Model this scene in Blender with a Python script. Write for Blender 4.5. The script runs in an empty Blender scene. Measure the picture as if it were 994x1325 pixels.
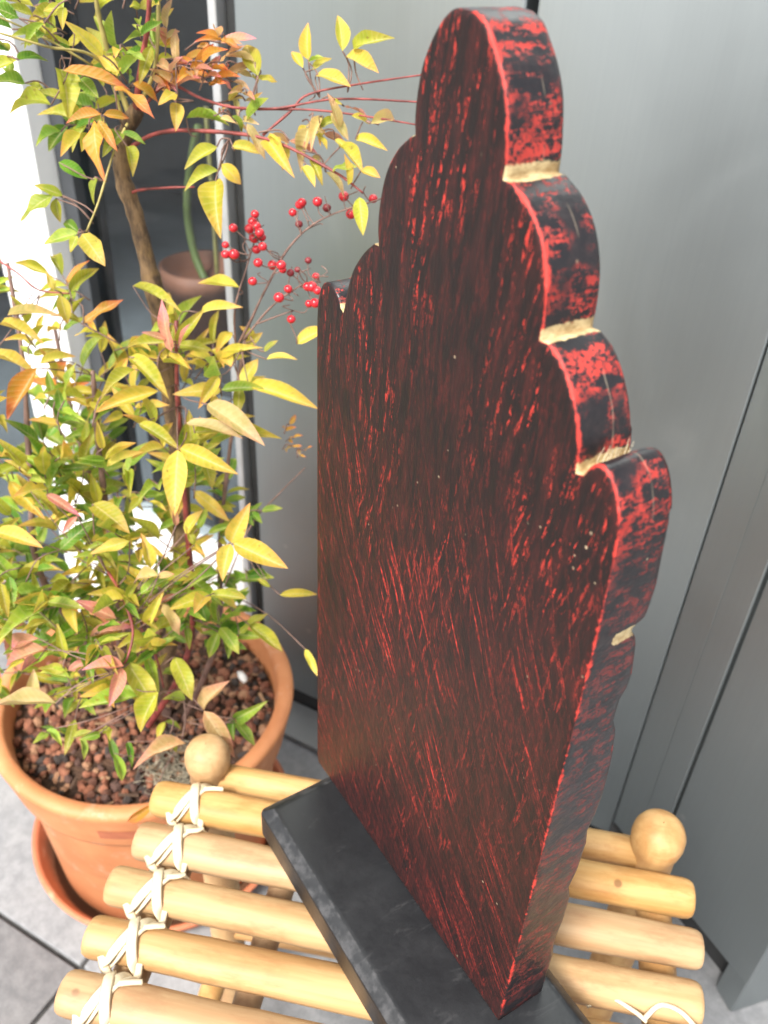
import bpy, bmesh, math, random
from mathutils import Vector, Matrix, Quaternion, noise

# ------------------------------------------------------------------ camera, sky, sun, exposure
S = bpy.context.scene
COL = S.collection
ZF = 0.43                                   # plinth top stands 0.43 m above the paving
CAM = Vector((0.1546, -0.2040, 0.5309 + ZF))
FWD = Vector((-0.67130, 0.45894, -0.58195)).normalized()
RGT = Vector((0.538, 0.842, 0.044)); RGT = (RGT - FWD * RGT.dot(FWD)).normalized()
UPV = RGT.cross(FWD).normalized()
FPX = 1128.2
def at(x, y, d):
    """a point of the place given as photo pixel and distance along the view axis"""
    return CAM + (FWD + RGT * ((x - 497) / FPX) - UPV * ((y - 662.5) / FPX)) * d
cam_d = bpy.data.cameras.new('camera'); cam = bpy.data.objects.new('camera', cam_d); COL.objects.link(cam)
M = Matrix((RGT, UPV, -FWD)).transposed().to_4x4(); M.translation = CAM
cam.matrix_world = M
cam_d.sensor_fit = 'VERTICAL'; cam_d.sensor_height = 36; cam_d.lens = FPX * 36 / 1325
cam_d.clip_start = 0.01; cam_d.clip_end = 200
cam_d.dof.use_dof = True; cam_d.dof.focus_distance = 0.455; cam_d.dof.aperture_fstop = cam_d.lens / 3.1
S.camera = cam

SUN_EL, SUN_AZ = math.radians(50), math.radians(-66)     # azimuth measured from +X
sun_dir = Vector((math.cos(SUN_EL) * math.cos(SUN_AZ), math.cos(SUN_EL) * math.sin(SUN_AZ), math.sin(SUN_EL)))
W = bpy.data.worlds.new('World'); S.world = W; W.use_nodes = True
nt = W.node_tree; bg = nt.nodes['Background']; sky = nt.nodes.new('ShaderNodeTexSky')
sky.sky_type = 'NISHITA'; sky.sun_disc = False; sky.sun_elevation = SUN_EL
sky.sun_rotation = math.radians(90) - SUN_AZ
sky.dust_density = 4.0; sky.air_density = 1.0; sky.ozone_density = 0.6
hsv_ = nt.nodes.new('ShaderNodeHueSaturation'); hsv_.inputs['Saturation'].default_value = 0.30      # thin white cloud: a pale sky
nt.links.new(sky.outputs[0], hsv_.inputs['Color']); nt.links.new(hsv_.outputs[0], bg.inputs[0]); bg.inputs[1].default_value = 0.14
sl = bpy.data.lights.new('sun', 'SUN'); sun = bpy.data.objects.new('sun', sl); COL.objects.link(sun)
sl.energy = 2.6; sl.angle = math.radians(15); sl.color = (1.0, 0.95, 0.88)
sun.rotation_euler = (-sun_dir).to_track_quat('-Z', 'Y').to_euler(); sun.location = (0, 0, 5)
S.view_settings.view_transform = 'Standard'; S.view_settings.look = 'None'
S.view_settings.exposure = 1.12; S.view_settings.gamma = 1
S.view_settings.use_curve_mapping = False

rnd = random.Random(7)

# ------------------------------------------------------------------ helpers
def tag(o, label=None, cat=None, group=None, kind=None):
    if label: o['label'] = label
    if cat: o['category'] = cat
    if group: o['group'] = group
    if kind: o['kind'] = kind
    return o
def link(name, me, parent=None, mat=None):
    o = bpy.data.objects.new(name, me); COL.objects.link(o)
    if mat is not None and me is not None and len(me.materials) == 0: me.materials.append(mat)
    if parent is not None: o.parent = parent; o.matrix_parent_inverse = Matrix.Identity(4)
    return o
def empty(name, loc=(0, 0, 0), rz=0):
    o = bpy.data.objects.new(name, None); COL.objects.link(o)
    o.location = loc; o.rotation_euler = (0, 0, rz); o.empty_display_size = 0.05
    return o
class MB:
    def __init__(s): s.v = []; s.f = []
    def add(s, vs, fs):
        n = len(s.v); s.v += [tuple(v) for v in vs]; s.f += [tuple(i + n for i in f) for f in fs]
    def mesh(s, name, smooth=True):
        me = bpy.data.meshes.new(name); me.from_pydata(s.v, [], s.f); me.update()
        if smooth: me.polygons.foreach_set('use_smooth', [True] * len(me.polygons))
        return me
    def build(s, name, mat, parent=None, smooth=True):
        return link(name, s.mesh(name, smooth), parent, mat)
def catmull(pts, n=6):
    P = [Vector(p) for p in pts]
    if len(P) < 3: 
        return [P[0].lerp(P[-1], i / n) for i in range(n + 1)]
    P = [P[0] * 2 - P[1]] + P + [P[-1] * 2 - P[-2]]; out = []
    for i in range(1, len(P) - 2):
        a, b, c, d = P[i - 1:i + 3]
        for k in range(n):
            t = k / n
            out.append(0.5 * ((2 * b) + (c - a) * t + (2 * a - 5 * b + 4 * c - d) * t * t + (3 * b - a - 3 * c + d) * t ** 3))
    out.append(P[-2]); return out
def tube(mb, path, r, seg=8, sub=5, cap=True, wob=0, smooth_path=True):
    pts = catmull(path, sub) if smooth_path else [Vector(p) for p in path]
    N = len(pts); rings = []; up = Vector((0.12, 0.31, 0.94))
    for i, p in enumerate(pts):
        t = (pts[min(i + 1, N - 1)] - pts[max(i - 1, 0)]).normalized()
        x = t.cross(up)
        if x.length < 1e-3: x = t.cross(Vector((1, 0, 0)))
        x.normalize(); y = t.cross(x); u = i / (N - 1)
        rr = r(u) if callable(r) else r
        if wob: rr *= 1 + wob * noise.noise(p * 160)
        rings.append([p + (x * math.cos(a) + y * math.sin(a)) * rr for a in [2 * math.pi * k / seg for k in range(seg)]])
    vs = [v for R in rings for v in R]; fs = []
    for i in range(N - 1):
        for k in range(seg):
            fs.append((i * seg + k, i * seg + (k + 1) % seg, (i + 1) * seg + (k + 1) % seg, (i + 1) * seg + k))
    if cap: fs += [tuple(reversed(range(seg))), tuple((N - 1) * seg + k for k in range(seg))]
    mb.add(vs, fs)
def lathe(mb, prof, seg=48, c=(0, 0, 0), closed=False):
    vs = []; fs = []; n = len(prof)
    for r, z in prof:
        for k in range(seg):
            a = 2 * math.pi * k / seg; vs.append((c[0] + r * math.cos(a), c[1] + r * math.sin(a), c[2] + z))
    for i in range(n - 1 if not closed else n):
        j = (i + 1) % n
        for k in range(seg):
            fs.append((i * seg + k, i * seg + (k + 1) % seg, j * seg + (k + 1) % seg, j * seg + k))
    mb.add(vs, fs)
def box_mesh(name, sx, sy, sz, bev=0.0, seg=2):
    bm = bmesh.new(); bmesh.ops.create_cube(bm, size=1)
    for v in bm.verts: v.co.x *= sx; v.co.y *= sy; v.co.z *= sz
    if bev > 0: bmesh.ops.bevel(bm, geom=bm.edges[:], offset=bev, segments=seg, profile=0.5, affect='EDGES')
    me = bpy.data.meshes.new(name); bm.to_mesh(me); bm.free()
    if bev > 0: me.polygons.foreach_set('use_smooth', [True] * len(me.polygons)); 
    return me
def box(name, lo, hi, mat, parent=None, bev=0.0):
    lo = Vector(lo); hi = Vector(hi); d = hi - lo
    o = link(name, box_mesh(name, *d, bev), parent, mat); o.location = (lo + hi) / 2
    if bev > 0: m = o.modifiers.new('wn', 'WEIGHTED_NORMAL')
    return o

# ------------------------------------------------------------------ materials
class NT:
    def __init__(s, name):
        s.m = bpy.data.materials.new(name); s.m.use_nodes = True; s.t = s.m.node_tree
        s.b = s.t.nodes['Principled BSDF']; s.out = s.t.nodes['Material Output']
    def n(s, typ, **kw):
        x = s.t.nodes.new('ShaderNode' + typ)
        for k, v in kw.items(): setattr(x, k, v)
        return x
    def l(s, a, b): s.t.links.new(a, b)
    def val(s, sock, v):
        if hasattr(v, 'is_linked') or isinstance(v, bpy.types.NodeSocket): s.l(v, sock)
        else: sock.default_value = v
    def math(s, op, a, b=0.0, c=0.0, clamp=False):
        x = s.n('Math', operation=op, use_clamp=clamp)
        for i, v in enumerate((a, b, c)): s.val(x.inputs[i], v)
        return x.outputs[0]
    def mix(s, f, a, b, blend='MIX'):
        x = s.n('Mix', data_type='RGBA', blend_type=blend)
        s.val(x.inputs[0], f)
        for i, v in ((6, a), (7, b)): s.val(x.inputs[i], v if isinstance(v, bpy.types.NodeSocket) else (*v, 1) if len(v) == 3 else v)
        return x.outputs[2]
    def noise(s, vec, scale, detail=3, rough=0.55, dist=0.0):
        x = s.n('TexNoise'); s.l(vec, x.inputs['Vector']); x.inputs['Scale'].default_value = scale
        x.inputs['Detail'].default_value = detail; x.inputs['Roughness'].default_value = rough; x.inputs['Distortion'].default_value = dist
        return x.outputs[0]
    def obj(s): return s.n('TexCoord').outputs['Object']
    def map(s, vec, scale=(1, 1, 1), rot=(0, 0, 0), loc=(0, 0, 0)):
        x = s.n('Mapping'); s.l(vec, x.inputs[0]); x.inputs['Location'].default_value = loc
        x.inputs['Scale'].default_value = scale; x.inputs['Rotation'].default_value = rot; return x.outputs[0]
    def comb(s, x, y, z):
        c = s.n('CombineXYZ')
        for i, v in enumerate((x, y, z)): s.val(c.inputs[i], v)
        return c.outputs[0]
    def sep(s, v):
        x = s.n('SeparateXYZ'); s.l(v, x.inputs[0]); return x.outputs
    def ramp(s, f, lo, hi):
        x = s.n('MapRange', interpolation_type='SMOOTHSTEP'); s.val(x.inputs[0], f); s.val(x.inputs[1], lo); s.val(x.inputs[2], hi); return x.outputs[0]
    def bump(s, h, strength=0.3, dist=0.001):
        x = s.n('Bump'); s.l(h, x.inputs['Height']); x.inputs['Strength'].default_value = strength; x.inputs['Distance'].default_value = dist
        s.l(x.outputs[0], s.b.inputs['Normal']); return x
    def attr(s, name):
        x = s.n('Attribute', attribute_name=name); return x.outputs['Fac']
    def set(s, **kw):
        for k, v in kw.items():
            sock = s.b.inputs[k.replace('_', ' ')]
            if isinstance(v, bpy.types.NodeSocket): s.l(v, sock)
            else: sock.default_value = (*v, 1) if isinstance(v, tuple) and len(v) == 3 else v
        return s
def simple(name, col, rough=0.6, var=0.15, scale=30, bump=0.0, bdist=0.001, **kw):
    g = NT(name); c = g.obj(); f = g.noise(c, scale, 4)
    g.set(Base_Color=g.mix(g.ramp(f, 0.3, 0.7), tuple(x * (1 - var) for x in col), tuple(min(1, x * (1 + var)) for x in col)), Roughness=rough, **kw)
    if bump: g.bump(g.noise(c, scale * 4, 4), bump, bdist)
    return g.m

BLACK = (0.012, 0.0085, 0.0085); RED = (0.46, 0.028, 0.018); RAW = (0.62, 0.50, 0.27)
def lacquer(name, rim):
    g = NT(name); c = g.obj(); x, y, z = g.sep(c)
    w = g.noise(c, 9, 2); w2 = g.noise(c, 30, 2)
    if not rim:
        def streak(slope_a, slope_b, fx, fz, lo, hi, seed):
            # u shears with height so strokes lean differently low and high on the board
            gz = g.math('ADD', g.math('MULTIPLY', z, slope_a), g.math('MULTIPLY', g.math('MULTIPLY', z, z), slope_b))
            u = g.math('ADD', g.math('ADD', x, gz), g.math('MULTIPLY', w, 0.022))
            n1 = g.noise(g.comb(g.math('MULTIPLY', u, fx), seed, g.math('MULTIPLY', z, fz)), 1, 6, 0.72)
            return g.ramp(n1, lo, hi)
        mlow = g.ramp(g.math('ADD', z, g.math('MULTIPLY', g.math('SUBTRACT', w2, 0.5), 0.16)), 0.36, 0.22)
        big = g.ramp(g.noise(g.map(c, (26, 1, 9)), 1, 3), 0.38, 0.60)
        bigv = g.ramp(g.noise(g.map(c, (30, 1, 7), loc=(3, 1, 5)), 1, 3), 0.40, 0.60)
        a1 = streak(1.05, -1.1, 300, 19, 0.535, 0.625, 2.0)
        a2 = streak(-0.10, 0.0, 310, 40, 0.54, 0.60, 9.0)
        grit = g.ramp(g.noise(g.map(c, (1, 1, 0.5)), 520, 3, 0.7), 0.45, 0.55)
        m1 = g.math('MULTIPLY', g.math('MULTIPLY', a1, mlow), big)
        m2 = g.math('MULTIPLY', g.math('MULTIPLY', a2, bigv), g.math('SUBTRACT', 1.0, g.math('MULTIPLY', mlow, 0.6)))
        m = g.math('MULTIPLY', g.math('MAXIMUM', m1, m2), g.math('ADD', g.math('MULTIPLY', mlow, 0.30), g.math('MULTIPLY', grit, g.math('SUBTRACT', 1.0, g.math('MULTIPLY', mlow, 0.30)))))
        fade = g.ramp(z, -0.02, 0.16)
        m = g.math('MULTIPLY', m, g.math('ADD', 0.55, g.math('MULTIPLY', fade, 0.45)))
        haze = g.ramp(g.noise(g.map(c, (120, 1, 34)), 1, 4, 0.6), 0.42, 0.75)
        dim = g.math('MULTIPLY', g.math('MAXIMUM', g.math('MULTIPLY', streak(0.9, -1.0, 190, 14, 0.44, 0.60, 5.0), g.math('MULTIPLY', mlow, 1.1)), g.math('MULTIPLY', streak(-0.05, 0.0, 210, 26, 0.47, 0.60, 14.0), g.math('SUBTRACT', 1.0, g.math('MULTIPLY', mlow, 0.5)))), 0.38)
        base = g.mix(g.math('MULTIPLY', haze, 0.5), BLACK, (0.045, 0.013, 0.012))
        base = g.mix(g.math('MULTIPLY', dim, g.math('ADD', 0.3, g.math('MULTIPLY', grit, 0.7))), base, (0.105, 0.016, 0.014))
        sx_ = g.math('MULTIPLY', g.math('SUBTRACT', x, 0.0935), 1 / 0.0145); sz_ = g.math('MULTIPLY', g.math('SUBTRACT', g.math('ADD', z, g.math('MULTIPLY', w2, 0.003)), g.math('ADD', 0.1525, g.math('MULTIPLY', g.math('SUBTRACT', x, 0.0935), 1.1))), 1 / 0.0026)
        smudge = g.ramp(g.math('ADD', g.math('MULTIPLY', sx_, sx_), g.math('MULTIPLY', sz_, sz_)), 1.2, 0.5)
        m = g.math('MULTIPLY', m, g.math('SUBTRACT', 1.0, smudge))
    else:
        v = g.noise(c, 95, 7, 0.78, 0.2); band = g.noise(g.map(c, (90, 60, 330)), 1, 6, 0.75)
        blot = g.ramp(g.noise(c, 38, 3), 0.36, 0.52)
        m = g.math('MULTIPLY', g.ramp(g.math('ADD', g.math('MULTIPLY', v, 0.5), g.math('MULTIPLY', band, 0.5)), 0.485, 0.53), blot)
        grit = g.ramp(g.noise(c, 520, 3, 0.7), 0.40, 0.52); m = g.math('MULTIPLY', m, grit)
        hi_z = g.ramp(z, 0.30, 0.37)
        m = g.math('MULTIPLY', m, g.math('ADD', 0.30, g.math('MULTIPLY', hi_z, 0.62)))
        base = g.mix(g.ramp(v, 0.4, 0.7), (0.012, 0.011, 0.013), (0.028, 0.02, 0.021))
    e = g.attr('edge'); en = g.noise(c, 260, 4, 0.7)
    me = g.ramp(g.math('ADD', e, g.math('MULTIPLY', g.math('SUBTRACT', g.math('ADD', g.math('MULTIPLY', en, 0.45), g.math('MULTIPLY', g.noise(c, 60, 3), 0.55)), 0.5), 2.2)), 0.50, 0.80)
    m = g.math('MAXIMUM', m, me)
    redv = g.mix(g.noise(c, 140, 2), (0.30, 0.016, 0.012), (0.58, 0.06, 0.045))
    col = g.mix(m, base, redv)
    # pale pink highlights put into the colour along the most rubbed edges, tiny chips on the face
    pink = g.ramp(g.math('ADD', e, g.math('MULTIPLY', g.math('SUBTRACT', g.noise(c, 340, 3), 0.5), 1.6)), 0.95, 1.25)
    col = g.mix(g.math('MULTIPLY', pink, 0.55), col, (0.62, 0.28, 0.24))
    vor = g.n('TexVoronoi'); g.l(c, vor.inputs['Vector']); vor.inputs['Scale'].default_value = 150
    sp = g.math('MULTIPLY', g.ramp(vor.outputs['Distance'], 0.13, 0.07), g.ramp(g.noise(c, 26, 2), 0.56, 0.68))
    col = g.mix(g.math('MULTIPLY', sp, 0.7), col, (0.46, 0.36, 0.24))
    raw = g.attr('raw')
    rn = g.noise(g.map(c, (170, 110, 170)), 1, 6, 0.75)
    mr = g.ramp(g.math('ADD', raw, g.math('MULTIPLY', g.math('SUBTRACT', rn, 0.5), 1.1)), 0.42, 0.58)
    if rim:
        # a hairline split running round the rim
        yy = g.math('ABSOLUTE', g.math('SUBTRACT', g.math('ADD', y, g.math('MULTIPLY', w2, 0.004)), 0.0195))
        crack = g.math('MULTIPLY', g.math('MULTIPLY', g.ramp(yy, 0.0004, 0.00015), g.ramp(g.noise(c, 30, 2), 0.53, 0.60)), hi_z)
        col = g.mix(g.math('MULTIPLY', crack, 0.4), col, (0.36, 0.30, 0.22))
    col = g.mix(mr, col, g.mix(g.ramp(rn, 0.35, 0.65), (0.30, 0.20, 0.085), (0.56, 0.45, 0.25)))
    rough = g.math('ADD', 0.36 if rim else 0.44, g.math('MULTIPLY', g.math('MAXIMUM', m, mr), 0.22))
    g.set(Base_Color=col, Roughness=rough, Specular_IOR_Level=0.42 if rim else 0.22)
    hgt = g.math('ADD', g.math('MULTIPLY', g.noise(g.map(c, (170, 120, 45) if not rim else (120, 90, 120)), 1, 4, 0.6), 1.0), g.math('MULTIPLY', m, -0.25))
    g.bump(hgt, 0.55, 0.0012)
    return g.m
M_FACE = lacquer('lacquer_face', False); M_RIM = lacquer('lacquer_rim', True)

def plinth_mat():
    g = NT('black_plinth'); c = g.obj()
    sc = g.ramp(g.noise(g.map(c, (70, 20, 20)), 1, 5, 0.7, 1.2), 0.58, 0.74)
    du = g.ramp(g.noise(c, 14, 6, 0.7), 0.40, 0.85)
    e = g.attr('edge'); ed = g.ramp(g.math('ADD', e, g.math('MULTIPLY', g.math('SUBTRACT', g.noise(c, 130, 4), 0.5), 1.3)), 0.72, 1.15)
    col = g.mix(g.math('MULTIPLY', du, 0.6), (0.009, 0.010, 0.0115), (0.020, 0.0215, 0.024))
    col = g.mix(g.math('MULTIPLY', sc, 0.3), col, (0.07, 0.07, 0.072)); col = g.mix(g.math('MULTIPLY', ed, 0.55), col, (0.085, 0.085, 0.088))
    g.set(Base_Color=col, Roughness=g.math('ADD', 0.38, g.math('MULTIPLY', du, 0.25))); g.bump(g.noise(c, 180, 4), 0.25, 0.0008)
    return g.m
M_PLINTH = plinth_mat()

def bamboo_mat(name, a, b, streak_axis=0):
    g = NT(name); c = g.obj(); oi = g.n('ObjectInfo')
    sc = [70, 70, 70]; sc[streak_axis] = 5
    off = g.n('VectorMath', operation='ADD'); g.l(c, off.inputs[0])
    g.l(g.comb(g.math('MULTIPLY', oi.outputs['Random'], 13.0), 0.0, 0.0), off.inputs[1]); v = off.outputs[0]
    f = g.noise(g.map(v, tuple(sc)), 1, 4, 0.6); big = g.noise(g.map(v, (22, 60, 60)), 1, 5, 0.65)
    fine = g.noise(g.map(v, (18, 420, 420)), 1, 3)
    col = g.mix(g.ramp(f, 0.3, 0.72), a, b)
    col = g.mix(g.math('MULTIPLY', g.ramp(big, 0.48, 0.68), 0.6), col, (0.31, 0.145, 0.05))
    col = g.mix(g.math('MULTIPLY', g.ramp(fine, 0.52, 0.75), 0.3), col, (0.28, 0.15, 0.06))
    vo = g.n('TexVoronoi'); g.l(v, vo.inputs['Vector']); vo.inputs['Scale'].default_value = 26
    sp = g.math('MULTIPLY', g.ramp(vo.outputs['Distance'], 0.10, 0.05), g.ramp(g.noise(v, 11, 1), 0.55, 0.62))
    col = g.mix(g.math('MULTIPLY', sp, 0.8), col, (0.16, 0.075, 0.03))
    hsv = g.n('HueSaturation'); g.l(col, hsv.inputs['Color']); g.l(g.math('ADD', 0.88, g.math('MULTIPLY', oi.outputs['Random'], 0.2)), hsv.inputs['Value'])
    g.l(g.math('ADD', 0.82, g.math('MULTIPLY', oi.outputs['Random'], 0.25)), hsv.inputs['Saturation'])
    g.set(Base_Color=hsv.outputs[0], Roughness=g.math('ADD', 0.46, g.math('MULTIPLY', f, 0.2)), Specular_IOR_Level=0.4)
    g.bump(fine, 0.25, 0.0006); return g.m
M_BAM = bamboo_mat('bamboo_pale', (0.38, 0.205, 0.074), (0.52, 0.335, 0.150), 0)
M_BAMV = bamboo_mat('bamboo_post', (0.38, 0.21, 0.082), (0.50, 0.315, 0.14), 2)
M_CANE = simple('split_cane', (0.66, 0.57, 0.40), 0.5, 0.12, 90, 0.3, 0.0004)

def terra(name, a, b, dirt):
    g = NT(name); c = g.obj()
    f = g.noise(c, 14, 5, 0.6); h = g.noise(g.map(c, (6, 6, 60)), 1, 4); fine = g.noise(c, 240, 4)
    col = g.mix(g.ramp(f, 0.32, 0.68), a, b); col = g.mix(g.math('MULTIPLY', g.ramp(h, 0.5, 0.75), 0.35), col, dirt)
    col = g.mix(g.math('MULTIPLY', g.ramp(g.noise(c, 38, 5, 0.7), 0.55, 0.72), 0.5), col, (0.60, 0.40, 0.28))
    if 'saucer' in name:
        x_, y_, z_ = g.sep(c); rad = g.math('SQRT', g.math('ADD', g.math('MULTIPLY', x_, x_), g.math('MULTIPLY', y_, y_)))
        stain_shade = g.math('MULTIPLY', g.ramp(g.math('ADD', rad, g.math('MULTIPLY', f, 0.02)), 0.152, 0.140), g.ramp(z_, 0.006, 0.010))  # dish floor darkened: soil stain and the pot's shade put into the colour
        col = g.mix(g.math('MULTIPLY', stain_shade, 0.85), col, (0.07, 0.045, 0.025))
    g.set(Base_Color=col, Roughness=0.62); g.bump(g.math('ADD', fine, g.math('MULTIPLY', h, 1.0)), 0.22, 0.001); return g.m
M_TERRA = terra('terracotta', (0.50, 0.185, 0.070), (0.60, 0.25, 0.105), (0.36, 0.13, 0.055))
M_SAUCER = terra('terracotta_saucer', (0.42, 0.13, 0.06), (0.50, 0.17, 0.08), (0.26, 0.09, 0.045))
M_STAMP = simple('clay_stamp', (0.40, 0.125, 0.06), 0.7, 0.1, 60)
M_SOIL = simple('soil', (0.055, 0.028, 0.016), 0.95, 0.5, 60, 0.8, 0.004)
def rock_mat():
    g = NT('lava_rock'); c = g.obj(); col = g.attr; a = g.n('Attribute', attribute_name='tint').outputs['Color']
    g.set(Base_Color=g.mix(g.noise(c, 300, 3), a, (0.07, 0.03, 0.018), 'MULTIPLY') if False else a, Roughness=0.9)
    g.bump(g.noise(c, 420, 4, 0.7), 0.8, 0.0015); return g.m
M_ROCK = rock_mat()
M_WHITEST = simple('white_pebble', (0.75, 0.74, 0.72), 0.6, 0.05, 90, 0.3)
M_MOSS = simple('dry_fibre', (0.26, 0.23, 0.17), 0.9, 0.4, 120)

def leaf_mat(name, from_attr):
    g = NT(name)
    if from_attr:
        col = g.n('Attribute', attribute_name='tint').outputs['Color']; tip = g.attr('along'); side = g.attr('side')
    else:
        col = g.n('ObjectInfo').outputs['Color']; tip = g.attr('along'); side = g.attr('side')
    c = g.n('TexCoord').outputs['Object']; pos = g.n('NewGeometry').outputs['Position']
    blot = g.noise(pos, 70, 3, 0.6)
    hs = g.n('HueSaturation'); g.l(col, hs.inputs['Color']); hs.inputs['Hue'].default_value = 0.45; hs.inputs['Value'].default_value = 1.05; hs.inputs['Saturation'].default_value = 0.95
    hs2 = g.n('HueSaturation'); g.l(col, hs2.inputs['Color']); hs2.inputs['Hue'].default_value = 0.525; hs2.inputs['Value'].default_value = 0.72
    base = g.mix(g.ramp(blot, 0.35, 0.65), hs2.outputs[0], col)
    warm = g.math('MULTIPLY', g.ramp(g.math('ADD', tip, g.math('MULTIPLY', g.math('SUBTRACT', blot, 0.5), 0.8)), 0.50, 1.0), 0.8)
    base = g.mix(warm, base, hs.outputs[0])
    edge = g.math('MULTIPLY', g.ramp(side, 0.72, 1.0), 0.35); base = g.mix(edge, base, hs.outputs[0])
    rib = g.math('MULTIPLY', g.ramp(side, 0.12, 0.03), 0.4); base = g.mix(rib, base, (0.72, 0.62, 0.34))
    wv = g.math('SINE', g.math('ADD', g.math('MULTIPLY', tip, 62.0), g.math('MULTIPLY', side, -9.0)))
    base = g.mix(g.math('MULTIPLY', g.ramp(wv, 0.5, 1.0), 0.12), base, (0.75, 0.66, 0.36))
    spt = g.math('MULTIPLY', g.ramp(g.noise(pos, 230, 3, 0.6), 0.64, 0.72), 0.55); base = g.mix(spt, base, (0.22, 0.10, 0.03))
    g.set(Base_Color=base, Roughness=0.48, Specular_IOR_Level=0.35)
    g.bump(g.math('ADD', g.math('MULTIPLY', wv, 0.25), blot), 0.35, 0.0008)
    tr = g.n('BsdfTranslucent'); g.l(base, tr.inputs[0]); mx = g.n('MixShader'); mx.inputs[0].default_value = 0.5
    g.l(g.b.outputs[0], mx.inputs[1]); g.l(tr.outputs[0], mx.inputs[2]); g.l(mx.outputs[0], g.out.inputs[0])
    return g.m
M_LEAF = leaf_mat('leaf', False); M_LEAFS = leaf_mat('leaf_mass', True)
def bark():
    g = NT('bark'); c = g.obj(); f = g.noise(g.map(c, (120, 120, 40)), 1, 5, 0.7); k = g.noise(c, 45, 3)
    col = g.mix(g.ramp(f, 0.35, 0.65), (0.05, 0.03, 0.017), (0.20, 0.125, 0.062)); col = g.mix(g.math('MULTIPLY', g.ramp(k, 0.55, 0.7), 0.6), col, (0.27, 0.165, 0.06))
    g.set(Base_Color=col, Roughness=0.85); g.bump(f, 0.9, 0.003); return g.m
M_BARK = bark()
M_STEMR = simple('red_stem', (0.20, 0.04, 0.035), 0.55, 0.5, 90)
M_STEMG = simple('green_stem', (0.30, 0.25, 0.08), 0.55, 0.3, 60)
M_STEMD = simple('dry_stem', (0.17, 0.10, 0.08), 0.7, 0.3, 80)
M_BERRY = simple('berry_red', (0.50, 0.012, 0.022), 0.28, 0.2, 150, Coat_Weight=0.3, Coat_Roughness=0.15)
M_BERRYD = simple('berry_dark', (0.16, 0.015, 0.02), 0.5, 0.3, 150)

def clad():
    g = NT('grey_cladding'); c = g.obj(); oi = g.n('ObjectInfo')
    brush = g.noise(g.map(c, (500, 500, 4)), 1, 3, 0.6); big = g.noise(g.map(c, (3, 3, 1.5)), 1, 3)
    smu = g.noise(g.map(c, (9, 9, 5)), 1, 5, 0.65, 1.0)
    col = g.mix(g.math('ADD', g.math('MULTIPLY', brush, 0.5), g.math('MULTIPLY', big, 0.5)), (0.302, 0.336, 0.345), (0.357, 0.389, 0.396))
    dust = g.ramp(smu, 0.55, 0.8); col = g.mix(g.math('MULTIPLY', dust, 0.3), col, (0.42, 0.44, 0.44))
    vo = g.n('TexVoronoi'); g.l(c, vo.inputs['Vector']); vo.inputs['Scale'].default_value = 16
    sp = g.math('MULTIPLY', g.ramp(vo.outputs['Distance'], 0.085, 0.04), g.ramp(g.noise(c, 7, 1), 0.55, 0.6))
    col = g.mix(g.math('MULTIPLY', sp, 0.5), col, (0.5, 0.5, 0.5))
    g.set(Base_Color=col, Metallic=0.94, Roughness=g.math('ADD', 0.37, g.math('MULTIPLY', smu, 0.12)), Specular_IOR_Level=0.5)
    g.bump(brush, 0.06, 0.0006); return g.m
M_CLAD = clad()
M_GAP = simple('dark_joint', (0.018, 0.019, 0.02), 0.8, 0.2, 40)
M_TRIM = simple('grey_trim', (0.24, 0.25, 0.25), 0.4, 0.06, 20, Metallic=0.4)
M_ALU = simple('aluminium', (0.50, 0.51, 0.52), 0.38, 0.06, 30, Metallic=0.6)
M_WHITE = simple('white_paint', (0.82, 0.83, 0.83), 0.45, 0.03, 12)
M_DARKF = simple('dark_frame', (0.05, 0.055, 0.062), 0.45, 0.1, 20)
def glassm():
    g = NT('door_glass'); g.set(Base_Color=(0.72, 0.75, 0.76), Roughness=0.02, IOR=1.45)
    tr = g.n('BsdfTransparent'); tr.inputs[0].default_value = (0.84, 0.88, 0.90, 1); gl = g.n('BsdfGlossy'); gl.inputs['Roughness'].default_value = 0.03
    fr = g.n('LayerWeight'); fr.inputs[0].default_value = 0.5; mx = g.n('MixShader'); g.l(g.math('ADD', 0.04, g.math('MULTIPLY', g.math('POWER', fr.outputs['Facing'], 5.0), 0.9)), mx.inputs[0]); g.l(tr.outputs[0], mx.inputs[1]); g.l(gl.outputs[0], mx.inputs[2]); g.l(mx.outputs[0], g.out.inputs[0])
    return g.m
M_GLASS = glassm()
M_ROOM = simple('room_wall', (0.30, 0.29, 0.29), 0.8, 0.1, 3)
M_ROOMF = simple('room_floor', (0.20, 0.21, 0.22), 0.35, 0.2, 4)
M_CAB = simple('cabinet', (0.06, 0.055, 0.055), 0.5, 0.2, 6)
M_BPOT = simple('brown_pot', (0.30, 0.115, 0.062), 0.6, 0.2, 18, 0.2)
M_GSTEM = simple('cactus_stem', (0.15, 0.19, 0.05), 0.5, 0.2, 40)
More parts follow.
